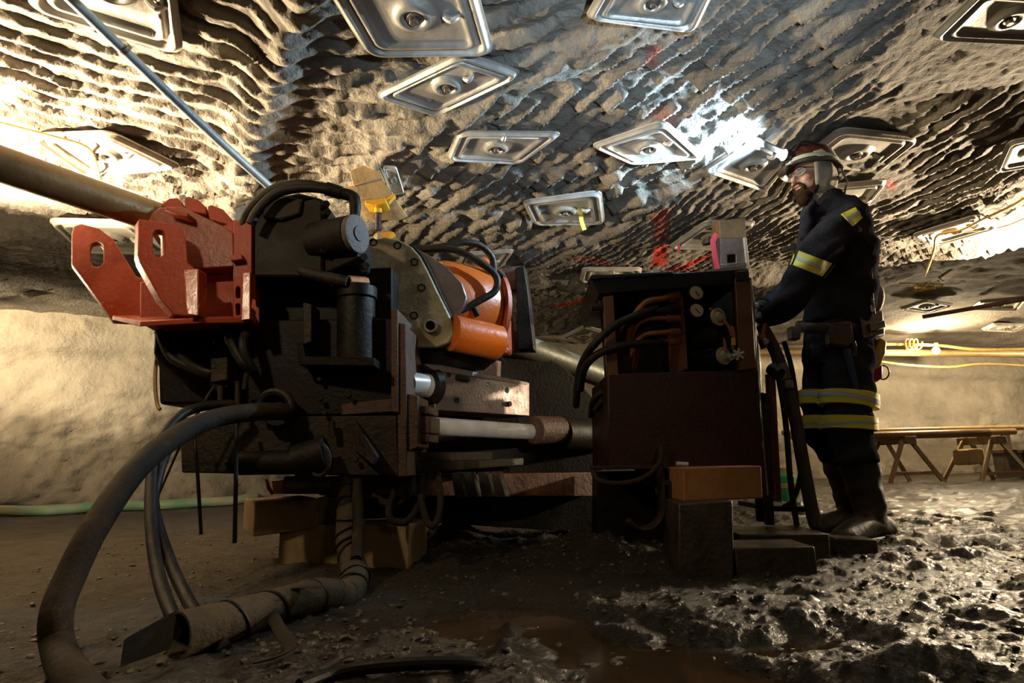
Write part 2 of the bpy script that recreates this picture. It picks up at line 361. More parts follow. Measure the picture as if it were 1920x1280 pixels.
# ------------------------------------------------------------------ floor
def puddle_mask(X, Y):
    pts = lambda L: [tuple(onz(*p).xy) for p in L]
    d = np.minimum(seg_dist(X, Y, pts([(960, 1160), (1100, 1190), (1180, 1240)]))-.20, seg_dist(X, Y, pts([(690, 1185), (840, 1150)]))-.05)
    d = np.minimum(d, seg_dist(X, Y, pts([(1330, 1200), (1600, 1195)]))-.06)
    d = np.minimum(d, seg_dist(X, Y, pts([(1270, 1240), (1400, 1275)]))-.10)
    d = np.minimum(d, seg_dist(X, Y, pts([(1780, 1022), (1920, 1018)]))-.10)
    return d
def floor_z(X, Y):
    rough = .62+.38*sst(-1.4, .2, X)
    z = rough*(.030*fbm(X*2.4, Y*2.4, 3)+.016*np.abs(fbm(X*8, Y*8, 3))+.011*fbm(X*19, Y*19, 3)+.013*np.abs(fbm(X*46, Y*46, 2)))
    cl = np.clip(fbm(X*7+9, Y*7, 3)-.12, 0, 1)*sst(-1.2, -.2, X)
    z = z+.055*cl
    d = puddle_mask(X, Y)+.10*fbm(X*4, Y*4, 3)
    z = z-.032*sst(.07, -.05, d)
    h1 = onz(1120, 1060); h2 = onz(1240, 1010)
    z = z+.13*np.exp(-(((X-h1.x)/.22)**2+((Y-h1.y-.1)/.2)**2))*(1+.9*fbm(X*9, Y*9, 3))
    h3 = onz(1740, 1262); z = z+.05*np.exp(-(((X-h3.x)/.16)**2+((Y-h3.y)/.06)**2))
    h4 = onz(830, 1020); z = z+.09*np.exp(-(((X-h4.x)/.2)**2+((Y-h4.y)/.2)**2))*(1+.9*fbm(X*9+5, Y*9, 3))
    return z
def make_floor():
    ys = [-1.0]
    while ys[-1] < 13.5:
        y = ys[-1]; ys.append(y+(.05 if y < .75 else .0065+.0026*max(0, y-1.0)**1.7))
    xs = [-11.0]
    while xs[-1] < 13.5:
        x = xs[-1]; a = abs(x-.3); xs.append(x+(.0095 if a < 1.5 else .0095+.022*(a-1.5)))
    X, Y = np.meshgrid(np.array(xs), np.array(ys))
    Z = floor_z(X, Y)
    wetm = sst(-1.5, -.3, X-.25*(Y-1.2))*.9+.1*sst(-.1, .2, fbm(X*2, Y*2, 3))
    m = rock_mat('trampled_mud', (.046, .034, .021), (.082, .062, .040), (.12, .093, .062), .5, 5.5, 1.0, 95, None, bdist=.02)
    nt = m.node_tree; b = nt.nodes['Principled BSDF']
    a = nt.nodes.new('ShaderNodeAttribute'); a.attribute_name = 'wet'
    mr = nt.nodes.new('ShaderNodeMapRange'); mr.inputs[3].default_value = .85; mr.inputs[4].default_value = .23
    nt.links.new(a.outputs['Fac'], mr.inputs[0]); nt.links.new(mr.outputs[0], b.inputs['Roughness'])
    src = b.inputs['Base Color'].links[0].from_socket
    mx = nt.nodes.new('ShaderNodeMix'); mx.data_type = 'RGBA'; mx.blend_type = 'MULTIPLY'; mx.inputs[7].default_value = (.31, .26, .21, 1)
    nt.links.new(a.outputs['Fac'], mx.inputs[0]); nt.links.new(src, mx.inputs[6]); nt.links.new(mx.outputs[2], b.inputs['Base Color'])
    b.inputs['Specular IOR Level'].default_value = .55
    return grid_mesh('floor', X, Y, Z, m, attrs={'wet': wetm})
make_floor()
def fz(p): return float(floor_z(np.array([[p.x]]), np.array([[p.y]]))[0, 0])
def ongnd(x, y, lift=0.0):
    p = onz(x, y, 0); p = onz(x, y, fz(p)); p.z += lift; return p
pw = MB()
pw.add([(-1.0, .85, -.020), (3.2, .85, -.020), (3.2, 3.6, -.020), (-1.0, 3.6, -.020)], [(0, 1, 2, 3)])
pud = solo('puddle', pw, M_WATER, 'murky brown puddle water lying in the trampled mud', None, kind='structure')
def clods():
    mb = MB(); base = bmesh.new(); bmesh.ops.create_icosphere(base, subdivisions=1, radius=1)
    bv = [v.co.copy() for v in base.verts]; bf = [tuple(v.index for v in f.verts) for f in base.faces]; base.free()
    for i in range(5200):
        u = random.random()
        if u < .62: x = random.uniform(-.6, 2.6); y = 1.0+2.6*random.random()**1.6
        elif u < .82: x = random.uniform(-2.2, -.2); y = 1.1+2.6*random.random()**1.5
        else:
            c = random.choice([(1120, 1060), (830, 1020), (700, 1200), (820, 1175), (1250, 1200)]); c = onz(*c); x = random.gauss(c.x, .14); y = random.gauss(c.y, .1)
        if float(puddle_mask(np.array([[x]]), np.array([[y]]))[0, 0]) < .0 and random.random() < .95: continue
        s = .0035+.012*random.random()**3; z = fz(Vector((x, y, 0)))
        s *= .8 if x < -.7 else .68
        m = Matrix.Rotation(random.random()*6, 3, 'Z') @ Matrix.Diagonal((s*random.uniform(.7, 1.4), s*random.uniform(.7, 1.4), s*random.uniform(.5, .9)))
        mb.add([m @ (v*random.uniform(.8, 1.2))+Vector((x, y, z+s*.15)) for v in bv], bf)
    solo('mud_clods', mb, M_CLOD, 'small wet clods and stones scattered over the muddy floor', 'mud', kind='stuff', sharp=50)
clods()

# ------------------------------------------------------------------ roof plates (bolted pans under the ceiling)
def plate_pan(P, drop=0.0, warp=0.0):
    """P: the four corners of the pan, in order, in the place."""
    P = [Vector(p) for p in P]; nrm = ((P[1]-P[0]).cross(P[2]-P[0])+(P[2]-P[0]).cross(P[3]-P[0])).normalized()
    if nrm.z > 0: nrm = -nrm
    size = ((P[0]-P[2]).length+(P[1]-P[3]).length)/2
    def bil(u, v): return (P[0]*(1-u)*(1-v)+P[1]*u*(1-v)+P[2]*u*v+P[3]*(1-u)*v)
    def outline(s, r):
        o = []
        for cx, cy, a0 in ((1, 1, 0), (-1, 1, 90), (-1, -1, 180), (1, -1, 270)):
            for k in range(7):
                a = math.radians(a0+k*15); o.append(((cx*(1-r)+math.cos(a)*r)*s, (cy*(1-r)+math.sin(a)*r)*s))
        return o
    h = size*.028
    prof = [(1.0, -.25, .24), (1.0, 0, .24), (.955, .15, .23), (.93, .9, .22), (.895, 1.1, .22), (.86, .75, .22), (.835, .05, .21), (.80, -.05, .20),
            (.775, .35, .20), (.745, .85, .20), (.70, .8, .19), (.665, .1, .18), (.62, -.1, .18), (.5, -.05, .25), (.36, .0, .5)]
    mb = MB(); rings = []
    for s, hh, r in prof:
        ring = []
        for u, v in outline(s, r):
            p = bil(.5+u/2, .5+v/2)+nrm*(h*hh+warp*u*v*.03); ring.append(p)
        rings.append(ring)
    c = bil(.5, .5); rings_c = []
    # dome towards the bolt, round
    e1 = (P[1]-P[0]).normalized(); e2 = nrm.cross(e1)
    for rr, hh in ((.125, .05), (.105, .7), (.082, 1.25), (.060, 1.0), (.052, .2)):
        rings_c.append([c+nrm*(h*hh)+((bil(.5+u/2, .5+v/2)-c).normalized())*(size*rr) for u, v in outline(.2, .9)])
    mb.ring_loft(rings+rings_c, cap=False)
    back = [[p-nrm*.004 for p in r] for r in (rings[0], rings[-1])]
    mb.ring_loft([rings[0], back[0]], cap=False)
    return mb, c, nrm, e1, size, h
def roof_plate(label, px, m=M_PLATE, drop=.045, warp=0.0, bolt=True, dz=None, group='roof plates bolted under the ceiling'):
    drop += .032
    P = [ceil_pt(x, y, drop) for x, y in px]
    if dz:
        P = [ceil_pt(px[i][0], px[i][1], drop+dz[i]) for i in range(4)]
    mb, c, n, e1, size, h = plate_pan(P, 0, warp)
    t = thing('roof_plate', label, 'roof plate', c, group)
    part('pan', mb, m, t, sharp=60)
    if bolt:
        ws = MB().lathe(c+n*(h*.1), n, [(0, size*.052), (h*.5, size*.05), (h*.8, size*.036), (h*.8, size*.02)], 20)
        part('washer', ws, M_BOLT, t, sharp=30)
        part('bolt_head', MB().lathe(c+n*(h*.6), n, [(0, size*.026), (size*.034, size*.026)], 6), M_BOLT, t, bevel=.002, sharp=30)
        part('plate_hook', MB().tube([c+e1*size*.16+n*(h*.0), c+e1*size*.2+n*h*1.1, c+e1*size*.25+n*h*.1], [size*.016, size*.022, size*.012], 8, smooth=4), m, t)
    return t
roof_plate('large roof plate crossed by the dark blue pipe at the top left corner', [(48, 14), (345, 106), (318, -110), (90, -160)], M_PLATED, .05)
roof_plate('large roof plate with a deep round hub, hanging lowest above the drill motor', [(690, 106), (928, 103), (884, -62), (585, -64)], M_PLATE, .085)
roof_plate('tilted roof plate partly tucked behind the large low one', [(698, 180), (866, 98), (984, 137), (816, 218)], M_PLATE, .045)
roof_plate('curved edged roof plate beneath a dark hollow in the rock', [(836, 294), (856, 252), (1058, 243), (976, 311)], M_PLATE, .055, warp=.5)
roof_plate('roof plate caked with brown crumbs beside the blue lit rock', [(1105, 273), (1246, 225), (1322, 296), (1184, 307)], M_PLATED, .05)
roof_plate('roof plate right in front of the lit cap lamp', [(1310, 317), (1412, 256), (1492, 292), (1436, 360)], M_PLATE, .045)
roof_plate('roof plate directly behind the top of the maroon helmet', [(1575, 239), (1732, 256), (1640, 328), (1482, 312)], M_PLATED, -.055)
roof_plate('roof plate half hidden by the person hood and shoulder', [(1565, 346), (1668, 336), (1612, 404), (1505, 408)], M_PLATED, -.005)
roof_plate('roof plate cut off by the upper right corner beside the grey slab', [(1738, 74), (1838, -22), (2030, -10), (1965, 84)], M_PLATE, .06)
roof_plate('roof plate at the right edge with a yellow cord passing under it', [(1864, 324), (1890, 266), (2010, 240), (1984, 302)], M_PLATED, .05)
roof_plate('roof plate with a yellow ribbon tied to its rim', [(978, 377), (1128, 357), (1135, 419), (1000, 420)], M_PLATE, .05)
roof_plate('bent roof plate with a folded corner at the top middle', [(1098, 50), (1300, 48), (1362, -40), (1135, -55)], M_PLATE, .07, warp=-1.2, dz=(.03, .0, .0, .0))
roof_plate('brightly lit roof plate above the long brown drill tube', [(48, 252), (205, 246), (346, 314), (160, 332)], M_PLATED, .045)
roof_plate('roof plate behind the red bracket lugs', [(86, 410), (250, 414), (330, 475), (150, 472)], M_PLATED, .05)
roof_plate('small roof plate hanging steeply beside the roof timber', [(716, 309), (743, 311), (759, 364), (736, 366)], M_PLATE, .04, bolt=False, dz=(0, 0, .1, .1))
roof_plate('roof plate behind the black hoses of the orange drum', [(868, 474), (966, 468), (942, 500), (850, 506)], M_PLATE, .05)
roof_plate('narrow looking roof plate under the pink ribbon beside the steel roof jack', [(1250, 465), (1325, 413), (1422, 416), (1350, 468)], M_PLATE, .05)
roof_plate('roof plate just above the hood of the valve stand', [(1086, 527), (1092, 502), (1205, 502), (1198, 530)], M_PLATED, .05)
roof_plate('dim roof plate between the upright frame and the valve stand', [(1050, 632), (1094, 610), (1142, 622), (1096, 644)], M_PLATED, .05)
roof_plate('pale roof plate hung with the looped yellow cord', [(1708, 440), (1833, 402), (1878, 423), (1751, 460)], M_PLATED, .05)
roof_plate('distant roof plate with a rusty bar across it', [(1816, 578), (1838, 563), (1930, 555), (1912, 580)], M_PLATED, .05)
roof_plate('distant dark roof plate beside the person pouch', [(1683, 578), (1735, 561), (1792, 570), (1742, 586)], M_PLATED, .05)
roof_plate('farthest roof plate low over the pale wall', [(1838, 618), (1862, 606), (1930, 608), (1905, 621)], M_PLATED, .05)

# ------------------------------------------------------------------ drill rig
rig_loc = onz(700, 1040); rig_loc.z = 0
RIG = thing('drill_rig', 'large oily horizontal drill rig with red bracket and orange drum', 'drill rig', rig_loc)
AX = Vector((.66, .75, 0)); PN = Vector((-.75, .66, 0)) # along the rig, and across it away from us
def bolt_at(mb, p, n, r, h): return mb.lathe(vec(p), n, [(0, r), (h, r)], 6)
TOCAM = Vector((.12, -.98, .12)).normalized()
# --- lower housing
hs = MB().slab([(336, 782, 2.20), (744, 778, 2.24), (749, 893, 2.24), (340, 886, 2.20)], (0, .42, 0))
house = part('housing', hs, M_MUDDY, RIG, bevel=.006)
h2 = MB().slab([(398, 640, 2.22), (470, 600, 2.22), (738, 596, 2.25), (743, 776, 2.25), (470, 780, 2.22), (410, 745, 2.22)], (0, .36, 0))
part('upper_housing', h2, M_BLACK, RIG, bevel=.006)
part('dark_drum', MB().slab([(288, 622, 2.3), (418, 616, 2.3), (418, 758, 2.3), (298, 758, 2.3), (296, 690, 2.3), (286, 662, 2.3)], (0, .3, 0)), M_BLACK, RIG, bevel=.012)
part('drum_ring', MB().tube([at(306+9*math.cos(a)-6, 712+55*math.sin(a), 2.46) for a in np.linspace(1.5, 4.8, 14)], .008, 8), M_BROWNP, RIG)
fl = MB().slab([(733, 578, 2.20), (746, 580, 2.20), (746, 773, 2.20), (733, 771, 2.20)], (.015, .40, 0))
part('flange_plate', fl, M_RUST, RIG, bevel=.003)
part('flange_plate', MB().slab([(744, 604, 2.215), (761, 607, 2.215), (763, 893, 2.215), (746, 893, 2.215)], (.01, .44, 0)), M_RUST, RIG, bevel=.003)
part('wear_plate', MB().slab([(762, 738, 2.23), (784, 741, 2.23), (785, 838, 2.23), (763, 846, 2.23)], (.01, .2, 0)), M_RUST, RIG, bevel=.004)
for k, (x0, y0, x1, y1) in enumerate(((785, 760, 804, 776), (785, 779, 807, 812), (785, 812, 804, 829))):
    part('rod_nut', MB().slab([(x0, y0, 2.27), (x1, y0+1, 2.27), (x1, y1, 2.27), (x0, y1, 2.27)], (.02, .14, 0)), M_RUST, RIG, bevel=.004)
part('gusset', MB().slab([(646, 793, 2.2), (668, 790, 2.2), (708, 856, 2.12), (700, 872, 2.12), (662, 842, 2.2)], (0, .05, 0)), M_MUDDY, RIG, bevel=.003)
part('seam_bar', MB().slab([(640, 757, 2.235), (741, 746, 2.235), (741, 771, 2.235), (640, 778, 2.235)], (0, .05, 0)), M_RUST, RIG, bevel=.003)
part('hose_port', MB().lathe((522, 768, 2.17), TOCAM*-1, [(0, .036), (0, .058), (-.02, .062), (.07, .064)], 24), M_BLACK, RIG)
part('port_collar', MB().tube([at(516+30*math.cos(a), 764+30*math.sin(a), 2.15) for a in np.linspace(math.pi*.9, math.pi*2.3, 14)], .017, 10), M_HOSE, RIG)
part('feed_cylinder', MB().cyl((452, 868, 2.12), (560, 866, 2.12), .042).cyl((556, 866, 2.12), (612, 850, 2.12), .062), M_BLACK, RIG)
part('cylinder_ring', MB().tube([at(598+20*math.cos(t), 862+30*math.sin(t), 2.09) for t in np.linspace(-1.2, 2.2, 14)], .008, 8), M_MUDDY, RIG)
part('drain_stub', MB().cyl((622, 790, 2.19), (624, 818, 2.19), .012), M_MUDDY, RIG)
# splashes of grit and studs on the housing face
for x, y in ((428, 868), (470, 872), (360, 800), (600, 712), (602, 748), (655, 742), (668, 862), (610, 775)): part('stud', MB().lathe((x, y, 2.21), (0, -1, 0), [(0, .010), (.012, .009), (.016, .004)], 8), M_MUDDY, RIG)
# --- mid housing with tall windows
part('column_block', MB().slab([(470, 512, 2.3), (735, 500, 2.3), (735, 610, 2.3), (470, 620, 2.3)], (0, .3, 0)), M_BLACK, RIG, bevel=.006)
part('edge_column', MB().slab([(568, 566, 2.13), (584, 570, 2.13), (584, 640, 2.13), (568, 646, 2.13)], (0, .10, 0)), M_MUDDY, RIG, bevel=.003)
part('guide_cylinder', MB().cyl((668, 548, 2.20), (668, 684, 2.20), .072).cyl((668, 540, 2.20), (668, 562, 2.20), .080), M_BLACK, RIG, bevel=.004)
part('base_bracket', MB().slab([(660, 668, 2.10), (702, 670, 2.10), (702, 686, 2.10), (560, 684, 2.14), (556, 640, 2.14), (568, 640, 2.14), (572, 668, 2.14)], (0, .1, 0)), M_BLACK, RIG, bevel=.003)
part('spool_rod', MB().tube([at(560, 502, 2.14), at(575, 512, 2.13), at(652, 528, 2.12)], [.016, .022, .022], 14, smooth=3), M_MUDDY, RIG)
part('brass_nut', MB().cyl((652, 528, 2.13), (686, 530, 2.2), .024, n=8), M_COPPER, RIG)
part('valve_block', MB().slab([(394, 672, 2.10), (426, 669, 2.10), (426, 712, 2.10), (394, 717, 2.10)], (0, .09, 0)), M_MUDDY, RIG, bevel=.004)
for x0, y0, x1, y1 in ((414, 716, 414, 760), (445, 715, 446, 762), (462, 700, 458, 730)):
    part('hose_fitting', MB().cyl((x0, y0, 2.13), (x1, y1, 2.13), .010), M_MUDDY, RIG)
lu = MB()
for pts in (((298, 622, 2.2), (320, 668, 2.16), (360, 690, 2.14), (398, 704, 2.14)), ((325, 628, 2.2), (342, 672, 2.16), (376, 694, 2.12), (396, 700, 2.12)),
            ((424, 606, 2.2), (432, 640, 2.12), (452, 676, 2.1), (470, 692, 2.12)), ((470, 604, 2.2), (456, 640, 2.1), (462, 672, 2.1), (476, 694, 2.12))):
    part('short_hose', MB().tube([at(*p) for p in pts], .017, 10, smooth=5), M_HOSE, RIG)
part('stud_bolt', MB().lathe((308, 640, 2.27), (0, -1, 0), [(0, .014), (.02, .013)], 8), M_MUDDY, RIG)
part('stud_bolt', MB().lathe((350, 644, 2.27), (0, -1, 0), [(0, .014), (.02, .013)], 8), M_MUDDY, RIG)
# --- red bracket
BR = part('red_bracket', MB().slab([(262, 606, 2.16), (470, 606, 2.2), (470, 412, 2.2), (440, 414, 2.2), (420, 420, 2.22), (352, 470, 2.22), (340, 520, 2.2), (262, 528, 2.18)], (-.05, .26, 0)), M_RED, RIG, bevel=.005)
hole = lambda cx, cy, rx, ry, Y: [(cx+rx*math.cos(a), cy+(ry-rx)*(1 if math.sin(a) > 0 else -1)+rx*math.sin(a), Y) for a in np.linspace(.01, 2*math.pi+.01, 20, endpoint=False)]
lugA = MB().slab([(138, 424, 2.33), (152, 419, 2.33), (186, 428, 2.33), (212, 448, 2.33), (226, 470, 2.33), (256, 518, 2.33), (282, 524, 2.33), (300, 530, 2.33), (300, 606, 2.33), (212, 602, 2.33), (196, 580, 2.33), (134, 496, 2.33), (134, 440, 2.33)],
                 (-.03, .045, 0), [hole(182, 477, 12, 23, 2.33)])
part('lug_plate', lugA, M_RED, BR, bevel=.004)
lugB = MB().slab([(260, 410, 2.02), (330, 420, 2.02), (343, 432, 2.02), (350, 455, 2.02), (352, 492, 2.02), (370, 506, 2.02), (371, 594, 2.02), (326, 590, 2.02), (300, 560, 2.02), (262, 492, 2.02), (258, 478, 2.02)],
                 (-.045, .05, 0), [hole(298, 456, 11, 25, 2.02)])
part('lug_plate', lugB, M_RED, BR, bevel=.004)
part('lug_rib', MB().slab([(344, 505, 1.99), (372, 503, 1.995), (372, 592, 1.973), (350, 590, 1.968)], (0, .06, 0)), M_HLRED, BR, bevel=.004)
part('bracket_floor', MB().slab([(210, 600, 2.32), (262, 612, 2.02), (372, 606, 2.0), (470, 605, 2.1), (470, 598, 2.45), (220, 594, 2.45)], (0, 0, .02)), M_RED, BR, bevel=.003)
part('bracket_post', MB().slab([(438, 414, 2.10), (472, 412, 2.10), (471, 604, 2.10), (436, 606, 2.10)], (-.01, .1, 0), [hole(436+9, 548, 4, 10, 2.10)[:0] or hole(446, 548, 4, 11, 2.10), hole(446, 580, 4, 11, 2.10)]), M_RED, BR, bevel=.003)
part('post_strip', MB().slab([(455, 511, 2.068), (469, 509, 2.07), (469, 598, 2.05), (452, 601, 2.048)], (0, .05, 0)), M_HLRED, BR, bevel=.003)
part('post_tab', MB().slab([(430, 478, 2.07), (452, 476, 2.07), (455, 486, 2.07), (432, 489, 2.07)], (0, .05, 0)), M_RED, BR, bevel=.003)
cl = MB().slab([(282, 440, 2.12), (276, 418, 2.12), (283, 400, 2.12), (300, 388, 2.12), (342, 386, 2.12), (352, 392, 2.12), (420, 424, 2.12), (438, 436, 2.12), (440, 500, 2.12), (352, 505, 2.12), (340, 440, 2.12)], (-.06, .20, 0))
part('tube_clamp', cl, M_REDD, BR, bevel=.006)
for pts in (((300, 384), (318, 371), (332, 370), (342, 380), (344, 394), (312, 392)), ((344, 372), (352, 367), (372, 374), (386, 388), (388, 402), (348, 396)), ((389, 386), (396, 383), (418, 392), (434, 410), (437, 424), (392, 412))):
    part('clamp_jaw', MB().slab([(x, y, 2.2) for x, y in pts], (-.04, .16, 0)), M_RED, BR, bevel=.005)
part('clamp_key', MB().slab([(310, 386, 2.06), (352, 399, 2.06), (351, 407, 2.06), (309, 395, 2.06)], (0, .08, 0)), M_RED, BR, bevel=.003)
# --- hydraulic motor on top
mo = MB().slab([(472, 400, 2.12), (496, 372, 2.12), (560, 360, 2.12), (606, 372, 2.12), (606, 520, 2.12), (472, 520, 2.12)], (0, .30, 0))
MO = part('hydraulic_motor', mo, M_BLACK, RIG, bevel=.012)
part('motor_cover', MB().slab([(606, 412, 2.14), (662, 400, 2.1), (672, 486, 2.1), (606, 515, 2.14)], (0, .26, 0)), M_BLACK, MO, bevel=.01)
dv = Vector((.93, -.36, 0)); ec = at(672, 438, 2.08)
part('motor_barrel', MB().lathe(ec-dv*.2, dv, [(0, .074), (.17, .074), (.175, .068)], 30), M_BLACK, MO)
part('end_cap', MB().lathe(ec-dv*.025, dv, [(0, .072), (.022, .073), (.025, .066), (.025, .03), (.030, .028)], 32), mat('greasy_grey_cap', (.075, .062, .058), (.12, .10, .095), .5, .2, 14, .9, 60, (.17, .15, .14)), MO)
for x, y in ((610, 385), (612, 400), (606, 470), (680, 484), (684, 500)):
    part('bolt', MB().lathe((x, y, 2.10), (.5, -.85, 0), [(-.03, .014), (.018, .014)], 8), M_BLACK, MO)
part('motor_lug', MB().slab([(490, 385, 2.1), (535, 366, 2.1), (566, 372, 2.1), (562, 400, 2.1), (525, 412, 2.1), (492, 408, 2.1)], (0, .06, 0)), M_MUDDY, MO, bevel=.008)
for pts, r in ((((456, 424, 2.12), (470, 394, 2.10), (510, 358, 2.08), (560, 347, 2.08), (610, 353, 2.10), (655, 366, 2.12)), .021),
               (((470, 420, 2.05), (484, 394, 2.05), (520, 362, 2.06), (575, 352, 2.08), (628, 358, 2.10)), .018)):
    part('motor_hose', MB().tube([at(*p) for p in pts], r, 12, smooth=6), M_HOSE, MO)
part('hose_elbow', MB().tube([at(640, 362, 2.11), at(662, 370, 2.12), at(666, 392, 2.12), at(664, 412, 2.12)], [.022, .024, .022, .018], 12, smooth=4), M_BLACK, MO)
part('hose_ferrule', MB().cyl((612, 353, 2.10), (640, 362, 2.11), .026), M_BLACK, MO)
# --- chuck flange
fpoly = [(684, 520), (686, 462), (700, 449), (722, 445), (748, 450), (770, 462), (786, 480), (800, 506), (820, 548), (836, 580), (848, 604), (850, 626), (840, 642), (820, 650), (764, 652), (762, 590), (700, 560)]
FLG = part('chuck_flange', MB().slab([(x, y, 2.42+.0004*(x-690)) for x, y in fpoly], (.012, .03, 0)), M_GREYFL, RIG, bevel=.004)
part('flange_guard', MB().slab([(x, y, 2.47+.0004*(x-690)) for x, y in [(768, 459), (806, 479), (838, 500), (866, 530), (875, 558), (868, 578), (852, 592), (851, 628), (838, 648), (812, 590), (796, 512)]], (.008, .05, 0)), M_STEEL, FLG, bevel=.004)
part('guard_edge', MB().tube([at(x, y, 2.44+.0004*(x-690)) for x, y in ((768, 459), (790, 482), (806, 512), (826, 556), (842, 590), (851, 612), (849, 632), (836, 646), (816, 652))], .010, 8, smooth=4), M_BLACK, FLG)
for x, y in ((700, 455), (745, 461), (777, 492), (790, 540), (711, 517), (776, 592), (768, 640)):
    part('flange_bolt', MB().lathe((x, y, 2.425+.0004*(x-690)), (.2, -.98, 0), [(0, .019), (.006, .019), (.006, .011), (-.01, .011)], 12), M_BLACK, FLG)
part('bore_ring', MB().lathe((806, 612, 2.462), (.25, -.97, 0), [(0, .030), (.022, .030), (.022, .021), (-.01, .021)], 20), M_YEL if False else M_GREYFL, FLG)
part('bore_plug', MB().lathe((806, 612, 2.462), (.25, -.97, 0), [(0, .020), (.008, .020)], 16), M_BLACK, FLG)
# --- orange drum
A0 = at(812, 572, 2.72); DX = Vector((.80, .60, -.02))
DR = part('orange_drum', MB().lathe(A0, DX, [(-.02, .21), (.02, .222), (.10, .226), (.22, .226), (.26, .218)], 40), M_ORANGE, RIG)
B0 = A0+DX*.27
part('drum_end_flange', MB().lathe(B0, DX, [(0, .225), (0, .245), (.022, .245), (.022, .12)], 40), M_ORRED, DR)
part('drum_apron', MB().slab([(905, 480, 3.0), (925, 500, 3.0), (944, 540, 3.0), (952, 600, 3.0), (954, 655, 3.0), (938, 660, 3.0), (928, 600, 3.0), (915, 540, 3.0)], (.03, .05, 0)), M_ORRED, DR, bevel=.004)
part('orange_cylinder', MB().lathe(at(846, 624, 2.50), Vector((.80, .52, -.09)), [(0, .068), (.004, .08), (.24, .08), (.25, .07)], 30), M_ORANGE, RIG)
part('clevis', MB().slab([(918, 640, 2.72), (938, 642, 2.72), (954, 654, 2.72), (950, 662, 2.72), (930, 662, 2.72)], (.02, .08, 0)), M_ORRED, RIG, bevel=.006)
part('cylinder_saddle', MB().slab([(765, 655, 2.5), (850, 640, 2.55), (900, 662, 2.7), (940, 664, 2.8), (905, 690, 2.8), (800, 688, 2.6), (765, 682, 2.5)], (.02, .25, 0)), M_BLACK, RIG, bevel=.006)
part('saddle_post', MB().slab([(885, 676, 2.85), (932, 664, 2.85), (930, 704, 2.85), (892, 704, 2.85)], (.02, .1, 0)), M_RUST, RIG, bevel=.004)
for pts, r in ((((770, 467, 2.6), (830, 463, 2.6), (868, 454, 2.62), (900, 460, 2.66), (922, 482, 2.7), (926, 510, 2.72)), .017),
               (((790, 468, 2.58), (850, 468, 2.58), (900, 492, 2.6), (930, 518, 2.62), (928, 545, 2.62), (900, 563, 2.6), (868, 580, 2.58), (840, 590, 2.56)), .017),
               (((926, 504, 2.74), (946, 524, 2.74), (944, 556, 2.74), (930, 578, 2.72)), .014)):
    part('drum_hose', MB().tube([at(*p) for p in pts], r, 12, smooth=6), M_HOSE, DR)
part('hose_fitting', MB().cyl((884, 572, 2.6), (896, 592, 2.62), .016).cyl((922, 574, 2.72), (912, 600, 2.7), .016), M_BLACK, DR)
# --- upright frame behind the drum
part('frame_arm', MB().slab([(934, 502, 3.05), (980, 497, 3.05), (986, 540, 3.05), (940, 543, 3.05)], (0, .12, 0)), M_RUST, RIG, bevel=.006)
part('frame_post', MB().slab([(966, 502, 3.02), (982, 496, 3.02), (990, 545, 3.02), (1001, 655, 3.02), (970, 655, 3.02), (968, 548, 3.02)], (.02, .1, 0)), M_BLACK, RIG, bevel=.005)
# --- slide, rods, rails
sl = [(815, 684, 2.50), (993, 717, 2.96), (993, 780, 2.96), (815, 768, 2.50)]
SLD = part('slide_box', MB().slab(sl, PN*.20), M_STEEL, RIG, bevel=.004)
part('slide_cap', MB().slab([(797, 682, 2.46), (828, 684, 2.52), (990, 716, 2.95), (990, 722, 2.95), (815, 694, 2.48)], PN*.18), M_STEEL, SLD, bevel=.003)
for p in ((856, 750, 2.59), (955, 757, 2.84), (840, 702, 2.56), (950, 732, 2.84)):
    part('grease_hole', MB().lathe(p, Vector((.75, -.66, 0)), [(-.01, .013), (.006, .013)], 10), M_BLACK, SLD)
part('cap_bolt', MB().cyl((797, 684, 2.5), (796, 690, 2.5), .018), M_BLACK, SLD)
part('cap_bolt', MB().cyl((858, 706, 2.57), (878, 712, 2.62), .012), M_BLACK, SLD)
part('guide_rod', MB().cyl((762, 720, 2.40), (812, 724, 2.54), .052), M_CHROME, RIG)
part('wiper_brush', MB().lathe((803, 724, 2.50), AX, [(0, .05), (0, .075), (.03, .08), (.03, .05)], 24), M_BLACK, RIG)
part('chrome_rod', MB().cyl((800, 798, 2.43), (1004, 810, 2.98), .0385), M_CHROME, RIG)
part('rod_collar', MB().cyl((1000, 806, 2.93), (1050, 806, 3.07), .070), M_RUST, RIG, bevel=.004)
part('rod_barrel', MB().cyl((1050, 812, 3.07), (1140, 815, 3.40), .082), M_BLACK, RIG)
part('lower_rail', MB().slab([(765, 848, 2.4), (924, 846, 2.8), (924, 862, 2.8), (765, 866, 2.4)], PN*.10), M_MUDDY, RIG, bevel=.004)
part('lower_rail', MB().slab([(765, 868, 2.36), (982, 858, 2.9), (982, 872, 2.9), (765, 888, 2.36)], PN*.16), M_MUDDY, RIG, bevel=.004)
part('frame_body', MB().slab([(930, 668, 3.2), (1000, 655, 3.2), (1062, 690, 3.3), (1110, 742, 3.4), (1130, 800, 3.4), (1130, 940, 3.4), (800, 940, 3.0), (780, 700, 2.9)], PN*.3), M_BLACK, RIG, bevel=.008)
part('skid_channel', MB().slab([(640, 892, 2.52), (850, 888, 2.8), (1120, 885, 3.2), (1120, 930, 3.2), (640, 930, 2.52)], PN*.18), M_BOX, RIG, bevel=.004)
for x in (845, 868, 895, 920):
    part('skid_strut', MB().slab([(x, 884, 2.62), (x+14, 884, 2.62), (x+28, 932, 2.62), (x+8, 932, 2.62)], (.02, .05, 0)), M_MUDDY, RIG, bevel=.003)
